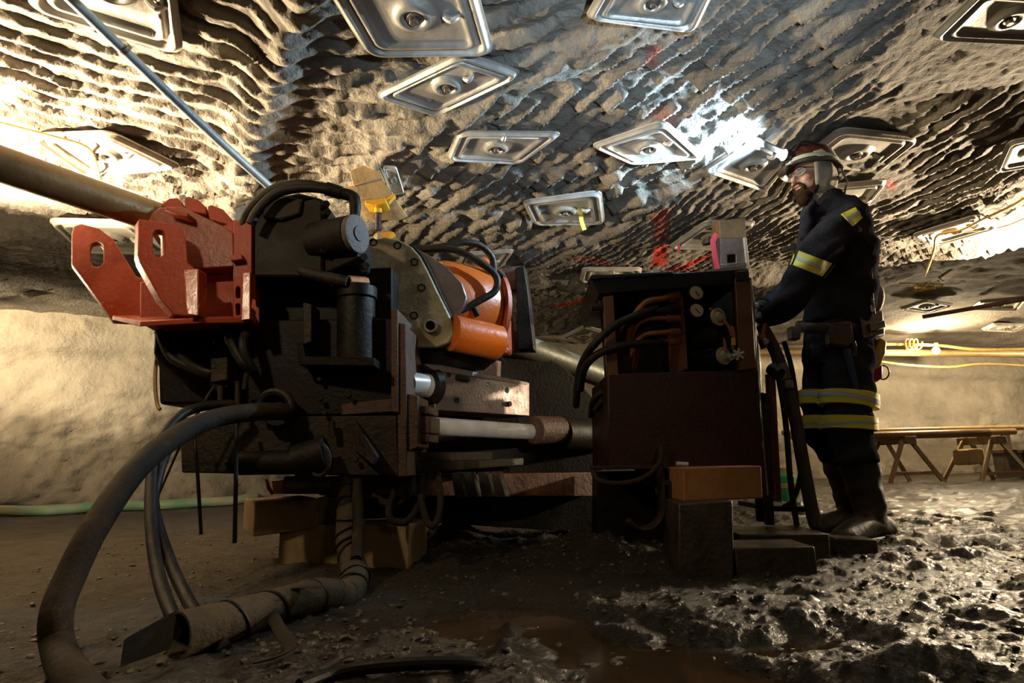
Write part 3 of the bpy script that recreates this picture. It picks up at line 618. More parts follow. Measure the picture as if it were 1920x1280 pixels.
part('under_frame_shade', MB().slab([(660, 930, 2.75), (1130, 925, 3.3), (1130, 1000, 3.3), (660, 970, 2.75)], PN*.25), M_BLACK, RIG, bevel=.004)  # black slab for the frame beam, stands in for the shadow under the rig
part('yellow_skid', MB().slab([(508, 900, 2.62), (560, 896, 2.62), (690, 896, 2.62), (690, 926, 2.62), (512, 926, 2.62)], (0, .15, 0)), M_YEL, RIG, bevel=.005)
part('skid_casting', MB().cyl((536, 908, 2.6), (590, 906, 2.6), .036).cyl((588, 906, 2.6), (650, 906, 2.6), .028), M_GREYFL, RIG)
part('red_cable_stub', MB().tube([at(500, 900, 2.62), at(504, 915, 2.6), at(512, 926, 2.6)], .008, 8), M_PINK, RIG)
# --- loops of hose under the rig
for pts, r in ((((694, 893, 2.36), (702, 930, 2.33), (740, 945, 2.31), (768, 920, 2.35), (772, 890, 2.4)), .016),
               (((752, 893, 2.3), (730, 950, 2.28), (735, 975, 2.28), (765, 975, 2.3), (792, 930, 2.34), (806, 886, 2.38)), .013),
               (((792, 888, 2.34), (790, 940, 2.3), (806, 985, 2.28), (822, 970, 2.3), (826, 925, 2.34), (820, 886, 2.38)), .013)):
    part('hanging_hose', MB().tube([at(*p) for p in pts], r, 10, smooth=8), M_HOSEM, RIG)
for pts, r in ((((442, 772, 2.08), (443, 850, 2.05), (440, 1018, 2.03)), .0075), (((364, 812, 2.08), (370, 880, 2.06), (377, 1002, 2.04)), .006),
               (((403, 722, 2.06), (372, 772, 2.05), (340, 830, 2.04)), .0055), (((340, 830, 2.04), (318, 880, 2.04), (292, 940, 2.04)), .004)):
    part('cable_tie', MB().tube([at(*p) for p in pts], r, 8, smooth=4), M_HOSE, RIG)
# ------------------------------------------------------------------ drill tubes
a0, a1 = at(286, 405, 2.22), at(-10, 304, 1.80); dd = (a1-a0).normalized()
solo('drill_tube', MB().lathe(a0-dd*.05, dd, [(0, .052), (.0, .062), ((a1-a0).length+.75, .062), ((a1-a0).length+.75, .052)], 36), M_TUBE, 'long brown drill tube running from the red bracket up to the left edge', 'drill tube')
solo('drill_tube', MB().cyl((930, 632, 3.05), (1150, 713, 3.75), .072, n=30), M_GTUBE, 'grey green drill tube sloping down behind the upright frame', 'drill tube')

# ------------------------------------------------------------------ hoses in the left foreground
big = [(536, 772, 2.12), (480, 772, 2.02), (400, 785, 1.92), (330, 818, 1.78), (255, 880, 1.62), (180, 985, 1.47), (132, 1080, 1.41), (106, 1150, 1.37), (110, 1215, 1.35), (150, 1290, 1.19), (230, 1345, 1.17)]
bp = [at(*p) for p in big[:9]]+[onz(146, 1285, .03), onz(225, 1360, .03)]
solo('hydraulic_hose', MB().tube(bp, [.030, .031, .031, .032, .032, .032, .032, .032, .032, .032, .032], 16, smooth=8), M_HOSEM, 'thick black hose arching from the rig down to the left foreground mud', 'hose')
for pts, r, lb in ((((440, 758, 2.1), (380, 762, 2.02), (330, 785, 1.94), (292, 845, 1.86), (283, 920, 1.78), (286, 1010, 1.68), (300, 1090, 1.58), (322, 1150, 1.50), (350, 1200, 1.42)), .0165, 'left one of two thin black hoses dropping into the wrapped sleeve'),
                   (((425, 770, 2.1), (360, 790, 2.0), (318, 835, 1.9), (292, 910, 1.82), (290, 960, 1.76), (318, 1050, 1.66), (350, 1120, 1.56), (390, 1185, 1.46), (420, 1215, 1.41)), .0155, 'right one of two thin black hoses dropping into the wrapped sleeve')):
    solo('hydraulic_hose', MB().tube([at(*p) for p in pts], r, 14, smooth=8), M_HOSE, lb, 'hose')
wp = [(660, 890, 2.30), (655, 950, 2.24), (652, 1010, 2.18), (658, 1042, 2.11), (665, 1082, 2.00), (646, 1122, 1.87), (598, 1158, 1.74), (530, 1190, 1.64), (470, 1206, 1.54), (410, 1216, 1.46), (368, 1222, 1.41)]
wv = []
for p in wp:
    q = at(*p); wv.append(q)
for i in range(6, 11): wv[i].z = max(wv[i].z, .048)
SLV = thing('wrapped_hose_sleeve', 'canvas wrapped hose bundle curling from under the rig onto the mud', 'hose sleeve', Vector((wv[6].x, wv[6].y, 0)))
part('sleeve', MB().tube(wv, [.042, .043, .042, .040, .045, .046, .045, .044, .045, .046, .046], 20, smooth=8), M_WRAP, SLV)
def band(i, f, r, tilt=.5, m=M_HOSE):
    c = wv[i].lerp(wv[i+1], f); d = (wv[i+1]-wv[i]).normalized(); u = d.orthogonal().normalized(); v = d.cross(u)
    ph = random.random()*6
    return MB().tube([c+u*(math.cos(a)*r)+v*(math.sin(a)*r)+d*(tilt*r*math.cos(a+ph)) for a in np.linspace(0, 2*math.pi, 22)], .0045, 6)
for i, f, r in ((0, .2, .044), (0, .6, .044), (1, .0, .045), (1, .4, .044), (1, .8, .044), (2, .3, .043), (2, .8, .042), (4, .1, .046), (4, .5, .047), (5, .1, .047), (5, .7, .047), (6, .3, .046), (7, .5, .046), (8, .6, .046)):
    part('tie_band', band(i, f, r), M_HOSE, SLV)
d10 = (wv[10]-wv[9]).normalized()
part('sleeve_flap', MB().lathe(wv[10], d10, [(-.03, .047), (.05, .050), (.05, .044), (-.02, .040)], 20), M_WRAP, SLV)
part('torn_flap', MB().slab([wv[10]+d10*.04+Vector((-.02, 0, .045)), wv[10]+d10*.10+Vector((-.05, -.02, .01)), wv[10]+d10*.10+Vector((-.04, -.04, -.035)), wv[10]+d10*.05+Vector((0, -.03, -.02))], (.004, .006, .004)), M_HOSE, SLV)
part('side_hose', MB().tube([at(668, 900, 2.22), at(672, 960, 2.18), at(671, 1015, 2.10), at(668, 1050, 2.02)], .020, 12, smooth=6), M_HOSEM, SLV)
part('strap_tail', MB().tube([ongnd(600, 1165, .085), ongnd(545, 1168, .085), ongnd(500, 1172, .06), ongnd(520, 1200, .03), ongnd(545, 1222, .012), ongnd(520, 1240, .01), ongnd(475, 1252, .01)], [(.003, .014)]*7, 8, smooth=6, flat=Vector((0, 0, 1))), M_HOSEM, SLV)
solo('hydraulic_hose', MB().tube([at(380, 1250, 1.36), at(340, 1268, 1.32), at(280, 1300, 1.25), at(230, 1330, 1.22)], .026, 14, smooth=6), M_HOSEM, 'brown muddy hose leaving the open sleeve mouth along the ground', 'hose')
solo('ground_hose', MB().tube([ongnd(560, 1300, .012), ongnd(640, 1272, .012), ongnd(760, 1258, .012), ongnd(880, 1250, .006), ongnd(960, 1244, -.015)], .012, 10, smooth=6), M_HOSE, 'thin black hose lying half sunk in mud at the bottom edge', 'hose')
gh = [ongnd(x, y, .05) for x, y in ((-40, 966), (60, 968), (160, 962), (280, 957), (360, 952), (440, 946), (520, 930), (640, 930))]
solo('water_hose', MB().tube(gh, .048, 12, smooth=6), M_GREEN, 'pale green water hose lying along the foot of the wall', 'hose')

# ------------------------------------------------------------------ timbers
def timber(px, ext, m, label, group='timber blocks and planks under the machines'): return solo('timber_block', MB().slab(px, ext), m, label, 'timber block', group, bevel=.006)
timber([(477, 940, 2.50), (596, 933, 2.50), (596, 990, 2.50), (475, 1006, 2.50)], (-.16, .26, 0), M_WOOD, 'timber block sticking out left beneath the yellow skid')
timber([(594, 932, 2.56), (655, 930, 2.56), (655, 1000, 2.56), (594, 1000, 2.56)], (0, .2, 0), M_WOODL, 'upright pale timber block behind the wrapped hose sleeve')
b0 = [onz(520, 1060), onz(766, 1068)]
timber([b0[0]+Vector((0, 0, .165)), b0[1]+Vector((0, 0, .165)), b0[1]-Vector((0, 0, .02)), b0[0]-Vector((0, 0, .02))], (.03, .28, 0), M_WOODL, 'wide pale timber block at the bottom of the left crib')
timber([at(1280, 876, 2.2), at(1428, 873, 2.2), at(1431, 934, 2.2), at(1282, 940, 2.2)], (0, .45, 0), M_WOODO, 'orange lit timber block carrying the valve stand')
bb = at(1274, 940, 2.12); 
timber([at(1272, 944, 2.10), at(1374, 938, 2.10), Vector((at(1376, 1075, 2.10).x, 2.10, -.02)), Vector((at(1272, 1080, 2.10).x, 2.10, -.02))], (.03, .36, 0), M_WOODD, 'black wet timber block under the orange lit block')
pz = onz(1382, 1082); pz2 = onz(1535, 1080)
timber([Vector((pz.x, pz.y, .095)), Vector((pz2.x, pz2.y, .095)), Vector((pz2.x, pz2.y, -.03)), Vector((pz.x, pz.y, -.03))], (.01, .20, 0), M_WOODD, 'low black plank with a dull lit top in front of the stand')
timber([at(1386, 1002, 2.42), at(1555, 1000, 2.42), Vector((at(1558, 1050, 2.42).x, 2.42, -.03)), Vector((at(1386, 1050, 2.42).x, 2.42, -.03))], (.02, .3, 0), M_WOODD, 'muddy black plank between the low plank and the frame legs')
timber([at(1562, 1008, 2.55), at(1645, 1012, 2.5), Vector((at(1650, 1052, 2.5).x, 2.5, -.03)), Vector((at(1562, 1048, 2.55).x, 2.55, -.03))], (.02, .12, 0), M_WOODD, 'short muddy plank right in front of the boots')

# ------------------------------------------------------------------ valve stand
vs_loc = at(1290, 930, 2.75); vs_loc.z = 0
VS = thing('valve_stand', 'dark red hydraulic valve stand with gauges, hoses and a sloped hood', 'control stand', vs_loc)
part('hood', MB().slab([(1107, 522, 2.48), (1260, 512, 2.48), (1402, 503, 2.48), (1403, 520, 2.48), (1386, 532, 2.48), (1124, 551, 2.48)], (.02, .75, .02)), M_BLACK, VS, bevel=.004)
part('hood_lip', MB().slab([(1107, 516, 2.46), (1262, 508, 2.46), (1264, 513, 2.46), (1107, 523, 2.46)], (0, .12, .01)), M_MUDDY, VS, bevel=.003)
part('back_panel', MB().slab([(1124, 540, 3.0), (1400, 520, 3.0), (1420, 700, 3.0), (1135, 705, 3.0)], (0, .03, 0)), M_BLACK, VS)
part('corner_post', MB().slab([(1131, 556, 2.46), (1150, 553, 2.46), (1160, 705, 2.46), (1139, 706, 2.46)], (.01, .1, 0)), M_BOX, VS, bevel=.003)
part('post_pin', MB().cyl((1150, 574, 2.5), (1108, 576, 2.5), .018).cyl((1130, 575, 2.5), (1122, 575, 2.5), .028), M_MUDDY, VS)
part('corner_post', MB().slab([(1378, 520, 2.44), (1408, 522, 2.44), (1418, 690, 2.44), (1386, 695, 2.44)], (.02, .1, 0)), M_BOX, VS, bevel=.004)
part('post_tab', MB().slab([(1379, 508, 2.43), (1404, 506, 2.43), (1405, 524, 2.43), (1380, 526, 2.43)], (.02, .06, 0)), M_MUDDY, VS, bevel=.003)
part('side_panel', MB().slab([(1408, 520, 2.48), (1409, 520, 3.2), (1452, 920, 3.2), (1438, 930, 2.48)], (-.02, 0, 0)), M_TANK, VS, bevel=.002)
part('tank', MB().slab([(1138, 700, 2.46), (1424, 692, 2.46), (1436, 915, 2.46), (1240, 915, 2.46), (1235, 880, 2.46), (1140, 876, 2.46)], (.0, .5, 0)), M_TANK, VS, bevel=.008)
part('tank_rail', MB().slab([(1110, 874, 2.43), (1282, 870, 2.43), (1282, 878, 2.43), (1110, 881, 2.43)], (0, .08, 0)), M_MUDDY, VS, bevel=.003)
part('dark_gap_slab', MB().slab([(1120, 884, 2.95), (1300, 880, 2.95), (1300, 1040, 2.95), (1120, 1020, 2.95)], (0, .2, 0)), M_BLACK, VS, bevel=.004)  # black slab added to darken the gap below the stand
part('bright_bolt', MB().cyl((1268, 869, 2.40), (1290, 870, 2.40), .009), M_CHROME, VS)
part('manifold_plate', MB().slab([(1274, 535, 2.52), (1279, 535, 2.5), (1290, 692, 2.5), (1284, 692, 2.52)], (.0, .25, 0)), M_BOX, VS, bevel=.002)
for k, (x, y, r) in enumerate(((1305, 549, .034), (1306, 582, .033))):
    g = part('gauge', MB().lathe(at(x, y, 2.47), (.1, -1, .05), [(-.03, r*.9), (.0, r), (.006, r*.98), (.006, r*.9), (.003, r*.88)], 28), M_MUDDY, VS)
    part('dial', MB().lathe(at(x, y, 2.468), (.1, -1, .05), [(0, r*.9), (.003, r*.88)], 28), M_GAUGE, g)
    c = at(x, y, 2.468)+Vector((.1, -1, .05)).normalized()*.005
    part('needle', MB().tube([c+Vector((-.004, 0, .006)), c+Vector((.012, -.001, -.016))], .0018, 6), M_BLACK, g)
for x, y, r, m in ((1325, 607, .030, M_CHROME), (1322, 641, .036, M_BLACK), (1334, 677, .029, M_CHROME)):
    s = part('spool_end', MB().lathe(at(x-18, y, 2.58), (.45, -.88, .02), [(0, r*1.25), (.12, r*1.25), (.125, r*1.05)], 24), M_BLACK, VS)
    part('spool_ring', MB().lathe(at(x-18, y, 2.58)+Vector((.45, -.88, .02)).normalized()*.12, (.45, -.88, .02), [(0, r*1.3), (.012, r*1.3), (.012, r), (.006, r*.95), (.02, r*.5)], 24), M_GAUGE if m == M_CHROME else M_BLACK, s)
for pts in (((1330, 578, 2.5), (1350, 595, 2.48), (1366, 612, 2.46), (1372, 630, 2.46)), ((1350, 628, 2.5), (1358, 640, 2.48), (1360, 660, 2.46)), ((1372, 612, 2.47), (1376, 630, 2.46), (1374, 655, 2.46))):
    part('copper_line', MB().tube([at(*p) for p in pts], .008, 8, smooth=4), M_COPPER, VS)
part('lever_cluster', MB().slab([(1340, 618, 2.5), (1352, 616, 2.5), (1354, 628, 2.5), (1342, 630, 2.5)], (0, .05, 0)).slab([(1362, 664, 2.45), (1380, 660, 2.45), (1386, 670, 2.45), (1370, 676, 2.45)], (0, .03, 0)), M_CHROME, VS, bevel=.002)
part('yellow_tag', MB().slab([(1372, 633, 2.44), (1379, 633, 2.44), (1380, 647, 2.44), (1373, 647, 2.44)], (0, .012, 0)), M_YEL, VS, bevel=.001)
for k in range(6):
    a = k*math.pi/3+.3; c = at(1384, 664, 2.42)
    if k % 2 == 0: part('star_handle', MB().tube([c-Vector((math.cos(a), 0, math.sin(a)))*.026, c+Vector((math.cos(a), 0, math.sin(a)))*.026], .006, 8), M_CHROME, VS)
hz = (((1274, 552, 2.54), (1240, 560, 2.5), (1212, 566, 2.48), (1192, 588, 2.47), (1180, 615, 2.47), (1176, 650, 2.5)), .014, M_COPPER), \
     (((1274, 580, 2.54), (1236, 583, 2.5), (1205, 592, 2.48), (1172, 612, 2.46), (1166, 640, 2.5)), .016, M_HOSE), \
     (((1274, 597, 2.54), (1230, 597, 2.5), (1205, 602, 2.49), (1188, 620, 2.49), (1184, 650, 2.52)), .011, M_COPPER), \
     (((1274, 622, 2.54), (1236, 624, 2.5), (1208, 628, 2.49), (1190, 645, 2.49), (1186, 668, 2.52)), .012, M_COPPER), \
     (((1274, 640, 2.56), (1230, 640, 2.52), (1200, 650, 2.52), (1190, 690, 2.55)), .012, M_REDD), \
     (((1274, 612, 2.58), (1220, 614, 2.55), (1196, 640, 2.55), (1194, 690, 2.58)), .014, M_HOSE)
for pts, r, m in hz:
    h = part('valve_hose', MB().tube([at(*p) for p in pts], r, 12, smooth=6), m, VS)
    a, b_ = at(*pts[0]), at(*pts[1]); part('hose_ferrule', MB().cyl(a.lerp(b_, .05), a.lerp(b_, .5), r*1.45, n=8), M_COPPER if m != M_HOSE else M_MUDDY, h)
for pts in (((1230, 578, 2.5), (1190, 592, 2.42), (1150, 612, 2.40), (1112, 648, 2.42), (1092, 680, 2.5), (1084, 712, 2.6), (1080, 760, 2.8)),
            ((1250, 642, 2.55), (1190, 645, 2.44), (1148, 652, 2.42), (1112, 670, 2.44), (1094, 695, 2.5), (1088, 730, 2.6))):
    part('loop_hose', MB().tube([at(*p) for p in pts], .017, 12, smooth=6), M_HOSE, VS)
for pts in (((1148, 730, 2.6), (1125, 738, 2.6), (1112, 752, 2.62), (1108, 780, 2.7)), ((1148, 744, 2.6), (1128, 752, 2.6), (1116, 770, 2.62))):
    part('loop_hose', MB().tube([at(*p) for p in pts], .014, 10, smooth=5), M_HOSE, VS)
part('drain_hose', MB().tube([at(1112, 884, 2.4), at(1122, 900, 2.36), at(1160, 906, 2.34), at(1206, 896, 2.34), at(1236, 868, 2.36), at(1240, 838, 2.42)], .010, 10, smooth=6), M_HOSEM, VS)
hk = [(1236, 880, 2.44), (1240, 902, 2.42), (1240, 960, 2.42), (1222, 986, 2.42), (1196, 990, 2.42), (1178, 975, 2.42)]
part('hook_strap', MB().tube([at(*p) for p in hk], [(.012, .05)]*6, 8, smooth=6, flat=Vector((1, 0, 0))), M_MUDDY, VS)
part('hook_plate', MB().slab([(1246, 902, 2.36), (1258, 900, 2.36), (1262, 910, 2.36), (1262, 968, 2.36), (1256, 968, 2.36), (1255, 912, 2.36), (1246, 908, 2.36)], (0, .1, 0)), M_MUDDY, VS, bevel=.002)
for x0, x1, y0, y1, Y, m in ((1420, 1431, 738, 978, 2.62, M_BLACK), (1436, 1449, 740, 985, 2.66, M_MUDDY), (1448, 1462, 700, 940, 2.9, M_COPPER), (1410, 1422, 690, 925, 2.5, M_MUDDY)):
    part('frame_bar', MB().slab([(x0-8, y0, Y), (x1-8, y0, Y), (x1+4, y1, Y), (x0+4, y1, Y)], (0, .04, 0)), m, VS, bevel=.003)
part('side_bracket', MB().slab([(1420, 735, 2.6), (1440, 737, 2.6), (1446, 745, 2.6), (1424, 745, 2.6)], (0, .06, 0)), M_MUDDY, VS, bevel=.003)
part('rear_tray', MB().slab([(1440, 948, 3.0), (1520, 950, 3.0), (1520, 960, 3.0), (1440, 958, 3.0)], (0, .4, 0)), M_BLACK, VS, bevel=.004)
part('side_valve', MB().cyl((1425, 628, 2.8), (1436, 652, 2.8), .022).cyl((1436, 600, 2.8), (1428, 632, 2.8), .014), M_COPPER, VS)
part('pipe_stub', MB().cyl((1446, 690, 2.7), (1462, 702, 2.66), .03), M_BLACK, VS)
part('bright_cap', MB().cyl((1432, 638, 2.76), (1437, 640, 2.7), .012), M_CHROME, VS)
LV = part('control_lever', MB().cyl((1412, 608, 2.85), (1418, 575, 2.84), .008), M_CHROME, VS)
part('lever_knob', MB().ell(at(1418, 574, 2.84), ((.014, 0, 0), (0, .014, 0), (0, 0, .018))), M_CHROME, LV)

# hoses right of the stand
for pts, r, m, lb in ((((1428, 610, 2.85), (1452, 655, 2.82), (1476, 720, 2.80), (1492, 790, 2.78), (1506, 870, 2.77), (1524, 965, 2.76), (1530, 985, 2.76)), .029, M_WRAP, 'fat brown wrapped hose hanging between the valve stand and the person'),
                      (((1444, 640, 2.76), (1462, 720, 2.74), (1474, 800, 2.73), (1482, 900, 2.73), (1494, 985, 2.73)), .013, M_HOSEM, 'thin brown hose hanging just left of the fat wrapped hose'),
                      (((1470, 640, 3.0), (1486, 700, 3.0), (1498, 800, 3.0), (1502, 880, 3.0), (1488, 935, 3.0), (1470, 950, 3.0)), .013, M_HOSE, 'thin black hose hanging behind the fat wrapped hose')):
    h = solo('supply_hose', MB().tube([at(*p) for p in pts], r, 14, smooth=7), m, lb, 'hose', 'hoses hanging beside the valve stand')
    if r > .02:
        part('coupling', MB().cyl((1462, 682, 2.80), (1472, 712, 2.80), .034, n=8).cyl((1474, 716, 2.80), (1478, 732, 2.79), .036), M_STEEL, h, bevel=.003)

# ------------------------------------------------------------------ roof jacks and timbers against the roof
YJ = 2.86
J = thing('screw_jack', 'yellow screw jack standing on the rig below the roof timber', 'jack', at(716, 442, YJ))
part('head_plate', MB().slab([(684, 376, YJ-.05), (722, 370, YJ-.05), (724, 379, YJ-.05), (712, 384, YJ-.05), (698, 384, YJ-.05), (684, 382, YJ-.05)], (0, .10, 0)), M_YEL, J, bevel=.003)
part('head_arm', MB().slab([(724, 372, YJ), (738, 362, YJ), (741, 366, YJ), (728, 380, YJ)], (0, .03, 0)), M_YEL, J, bevel=.002)
part('socket', MB().lathe((709, 378, YJ), (.02, 0, -1), [(0, .024), (.02, .024), (.02, .021), (.06, .019), (.066, .022)], 16), M_YEL, J)
prof = []
for k in range(17): prof += [(.066+k*.0056, .0145), (.0688+k*.0056, .0175)]
part('screw', MB().lathe((709, 378, YJ), (.02, 0, -1), prof, 16), M_STEEL, J)
part('wing_nut', MB().slab([(700, 442, YJ-.02), (704, 437, YJ-.02), (716, 435, YJ-.02), (734, 433, YJ-.02), (739, 436, YJ-.02), (728, 443, YJ-.02), (714, 447, YJ-.02), (704, 446, YJ-.02)], (0, .05, 0)), M_YEL, J, bevel=.003)
part('base_tube', MB().cyl((711, 440, YJ), (713, 520, YJ), .024), M_GREYFL, J)
solo('roof_timber', MB().slab([(655, 320, 2.92), (708, 300, 2.92), (716, 334, 2.92), (662, 348, 2.92)], (.02, .25, .02)), M_WOODL, 'short sawn timber end jammed against the roof left of the yellow jack', 'timber block', bevel=.004)
solo('roof_timber', MB().slab([(640, 352, 2.94), (716, 336, 2.94), (736, 364, 2.94), (722, 371, 2.94), (664, 372, 2.94), (644, 366, 2.94)], (.03, .3, 0)), M_WOODL, 'grey crosswise timber pressed by the yellow screw jack head', 'timber block', bevel=.004)
YK = 3.3
K = thing('roof_jack', 'steel boxed roof jack standing on the back of the valve stand', 'jack', at(1376, 503, YK))
part('jack_box', MB().slab([(1350, 446, YK), (1399, 446, YK), (1403, 502, YK), (1352, 504, YK)], (0, .16, 0), [[(1364, 478, YK), (1380, 476, YK), (1380, 492, YK), (1364, 493, YK)]]), M_STEEL, K, bevel=.003)
part('jack_pole', MB().cyl((1396, 446, YK-.02), (1402, 500, YK-.02), .010), M_CHROME, K)
part('jack_base', MB().slab([(1350, 495, YK-.04), (1400, 492, YK-.04), (1401, 502, YK-.04), (1350, 505, YK-.04)], (0, .2, 0)), M_STEEL, K, bevel=.003)
part('jack_bar', MB().slab([(1320, 448, YK+.05), (1350, 444, YK+.05), (1350, 452, YK+.05), (1322, 456, YK+.05)], (0, .05, 0)), M_RUST, K, bevel=.002)
solo('roof_timber', MB().slab([(1349, 413, YK+.02), (1398, 408, YK+.02), (1399, 446, YK+.02), (1350, 446, YK+.02)], (0, .14, .02)), M_WOOD, 'square timber block held to the roof by the steel jack', 'timber block', bevel=.004)
def ribbon(px, Y, m, label, wdt):
    c0 = ceil_pt(*px[0], .055) if Y is None else None
    P = [at(x, y, Y or c0.y) for x, y in px]
    return solo('ribbon', MB().tube(P, [(.0015, wdt)]*len(P), 6, smooth=5, flat=Vector((0, 1, 0))), m, label, 'ribbon')
ribbon([(1344, 438), (1337, 452), (1340, 478), (1345, 504)], YK-.05, M_PINK, 'wide pink ribbon hanging down beside the steel roof jack', .018)
ribbon([(1275, 448), (1273, 462), (1274, 474)], None, M_PINK, 'small pink ribbon hanging from the narrow looking roof plate', .008)
ribbon([(1090, 397), (1090, 412), (1096, 431)], None, M_YRIB, 'yellow ribbon dangling from a roof plate above the rig', .016)
solo('paper_tag', MB().slab([(1222, 512, 2.7), (1225, 502, 2.7), (1238, 508, 2.7), (1240, 512, 2.7)], (.01, .06, 0)), M_STICK, 'small white scrap lying on the hood of the valve stand', 'paper')

# ------------------------------------------------------------------ pipe and cords under the roof
p0 = ceil_pt(118, -16, .10); p1 = at(512, 356, 2.52)
PI_ = solo('air_pipe', MB().tube([p0+(p0-p1)*.02, p0, p0.lerp(p1, .55)+Vector((0, 0, -.01)), p1, p1+(p1-p0)*.08], .0185, 14, smooth=6), M_BLUEP, 'slim blue grey pipe slanting from the top left roof plate to the rig', 'pipe')
part('pipe_clamp', MB().cyl(p0.lerp(p1, .22), p0.lerp(p1, .235), .026), M_BOLT, PI_)
def cord(px, r, m, label, drop=.07, cat='cord', n=8):
    P = [ceil_pt(x, y, d) for x, y, d in [(q if len(q) == 3 else (*q, drop)) for q in px]]
    return solo('hanging_cord', MB().tube(P, r, n, smooth=6), m, label, cat)
cord([(-30, 222), (40, 240), (110, 258), (152, 270), (172, 284), (182, 310), (188, 334)], .006, M_YCORD, 'thin yellow cord sagging across the bright roof plate on the left', .10)
cord([(1950, 352, .1), (1900, 384, .1), (1840, 412, .1), (1800, 432, .12), (1758, 441, .1), (1752, 466, .13), (1742, 496, .16), (1734, 518, .14)], .009, M_YCORD, 'yellow cord looping under the pale roof plate on the right', .1)
cord([(1940, 400), (1880, 425), (1800, 436)], .005, M_YCORD, 'second thinner yellow cord beside the looping one at the right', .09)
def kn():
    mb = MB(); c = ceil_pt(1740, 538, .12)
    P = [c+Vector((random.gauss(0, .11), random.gauss(0, .05), random.gauss(0, .035))) for _ in range(14)]
    mb.tube(P, .008, 6, smooth=5); return mb
solo('cord_tangle', kn(), M_YCORD, 'frayed knot of pale cord hanging at the roof lip', 'cord')
solo('lip_timber', MB().slab([ceil_pt(1765, 520, .12), ceil_pt(1790, 503, .12), ceil_pt(1796, 512, .10), ceil_pt(1770, 530, .10)], (.05, .12, .04)), M_WOODL, 'small plank end wedged at the roof lip above the cord tangle', 'timber block', bevel=.004)

# ------------------------------------------------------------------ far side of the heading, right
def YW(x): return 8.9 if x > 1640 else 8.6
solo('service_pipe', MB().tube([at(1380, 661, 9.0), at(1500, 660, 9.1), at(1660, 661, 9.2), at(1800, 662, 9.3), at(1990, 664, 9.4)], .055, 12, smooth=3), M_BROWNP, 'pale service pipe running along the top of the far wall', 'pipe')
solo('light_cable', MB().tube([at(x, y, 8.8) for x, y in ((1520, 650), (1600, 646), (1660, 645), (1755, 647), (1840, 655), (1990, 652))], .022, 8, smooth=5), M_YCORD, 'yellow light cable strung above the service pipe', 'cable')
solo('slack_cable', MB().tube([at(x, y, 9.0) for x, y in ((1640, 676), (1700, 684), (1780, 688), (1850, 682), (1990, 690))], .018, 8, smooth=5), M_YCORD, 'slack yellow cable sagging across the top of the pale wall', 'cable')
cc = MB().tube([at(1697+6*math.sin(i*1.1)+i*1.4, 645+10*math.cos(i*1.1), 8.75+.02*math.sin(i)) for i in range(20)], .012, 6, smooth=3)
solo('cable_coil', cc, M_YCORD, 'small coil of yellow cable tied up beside the lit bulb', 'cable')
LB = thing('light_bulb', 'lit round bulb hanging below the light cable', 'lamp', at(1755, 661, 8.7))
part('globe', MB().ell(at(1755, 657, 8.7), ((.05, 0, 0), (0, .05, 0), (0, 0, .055))), M_BULB, LB)
part('bulb_socket', MB().cyl((1755, 651, 8.7), (1755, 643, 8.7), .03), M_BOLT, LB)
lamp('bulb_light', 'POINT', at(1755, 664, 8.55), 150, WARM, .06)
solo('rusty_bar', MB().cyl(at(1730, 594, 6.2), at(1925, 560, 5.6), .022, n=10), M_RUST, 'rusty bar running under the stepped up roof on the right', 'bar')
def sawhorse(x, label, Y, top=818):
    T = thing('sawhorse', label, 'sawhorse', Vector((at(x, 890, Y).x, Y, 0)), 'sawhorses under the stored pipes')
    hd = at(x, top+4, Y); gz = -.01
    part('beam', MB().box((hd.x, Y, hd.z-.03), .14, .7, .10), M_WOOD, T, bevel=.006)
    for sx in (-1, 1):
        for sy in (-1, 1):
            part('leg', MB().tube([Vector((hd.x+sx*.05, Y+sy*.25, hd.z-.03)), Vector((hd.x+sx*.36, Y+sy*.34, gz))], [(.045, .03)]*2, 4), M_WOODL if sx < 0 else M_WOOD, T)
    part('brace', MB().tube([Vector((hd.x-.27, Y-.32, hd.z-.45)), Vector((hd.x+.27, Y-.32, hd.z-.45))], [(.03, .02)]*2, 4), M_WOOD, T)
    return T
YS = 8.1
sawhorse(1838, 'pale wooden sawhorse holding the right ends of the ochre pipes', YS)
sawhorse(1676, 'wooden sawhorse partly hidden behind the person boots', YS)
zt = at(1838, 818, YS).z
def xat(x): return at(x, 815, YS).x
for i, (xa, xb, dy, dz, r, m, lb) in enumerate(((1480, 2000, .20, .115, .035, M_BROWNP, 'long upper ochre pipe lying on the sawhorses'), (1480, 1898, -.05, .055, .042, M_BROWNP, 'lower ochre pipe lying in front on the sawhorses'), (1480, 1826, -.26, .035, .05, M_TUBE, 'dark pipe lying lowest and nearest on the sawhorses'))):
    solo('stored_pipe', MB().cyl(Vector((xat(xa), YS+dy, zt+dz)), Vector((xat(xb), YS+dy, zt+dz)), r, n=16), m, lb, 'pipe', 'pipes stored on the sawhorses')
BN = thing('work_bench', 'low dark bench at the right edge with things stacked on it', 'bench', Vector((at(1910, 890, 8.4).x, 8.4, 0)))
bx = at(1910, 846, 8.4)
part('bench_top', MB().box((bx.x+.3, 8.4, bx.z), 1.0, .6, .05), M_WOODD, BN, bevel=.005)
for sx in (-.15, .75): part('leg', MB().box((bx.x+sx, 8.4, bx.z/2-.01), .06, .5, bx.z), M_WOODD, BN)
solo('post_block', MB().box((at(1898, 825, 8.2).x, 8.35, bx.z+.15), .12, .12, .26), M_WOOD, 'short upright wooden post standing on the dark bench', 'post', bevel=.005)
solo('pipe_offcut', MB().cyl(Vector((bx.x-.02, 8.15, bx.z+.09)), Vector((bx.x+.6, 8.15, bx.z+.15)), .045, n=14), M_BROWNP, 'short ochre pipe piece lying on the dark bench', 'pipe')
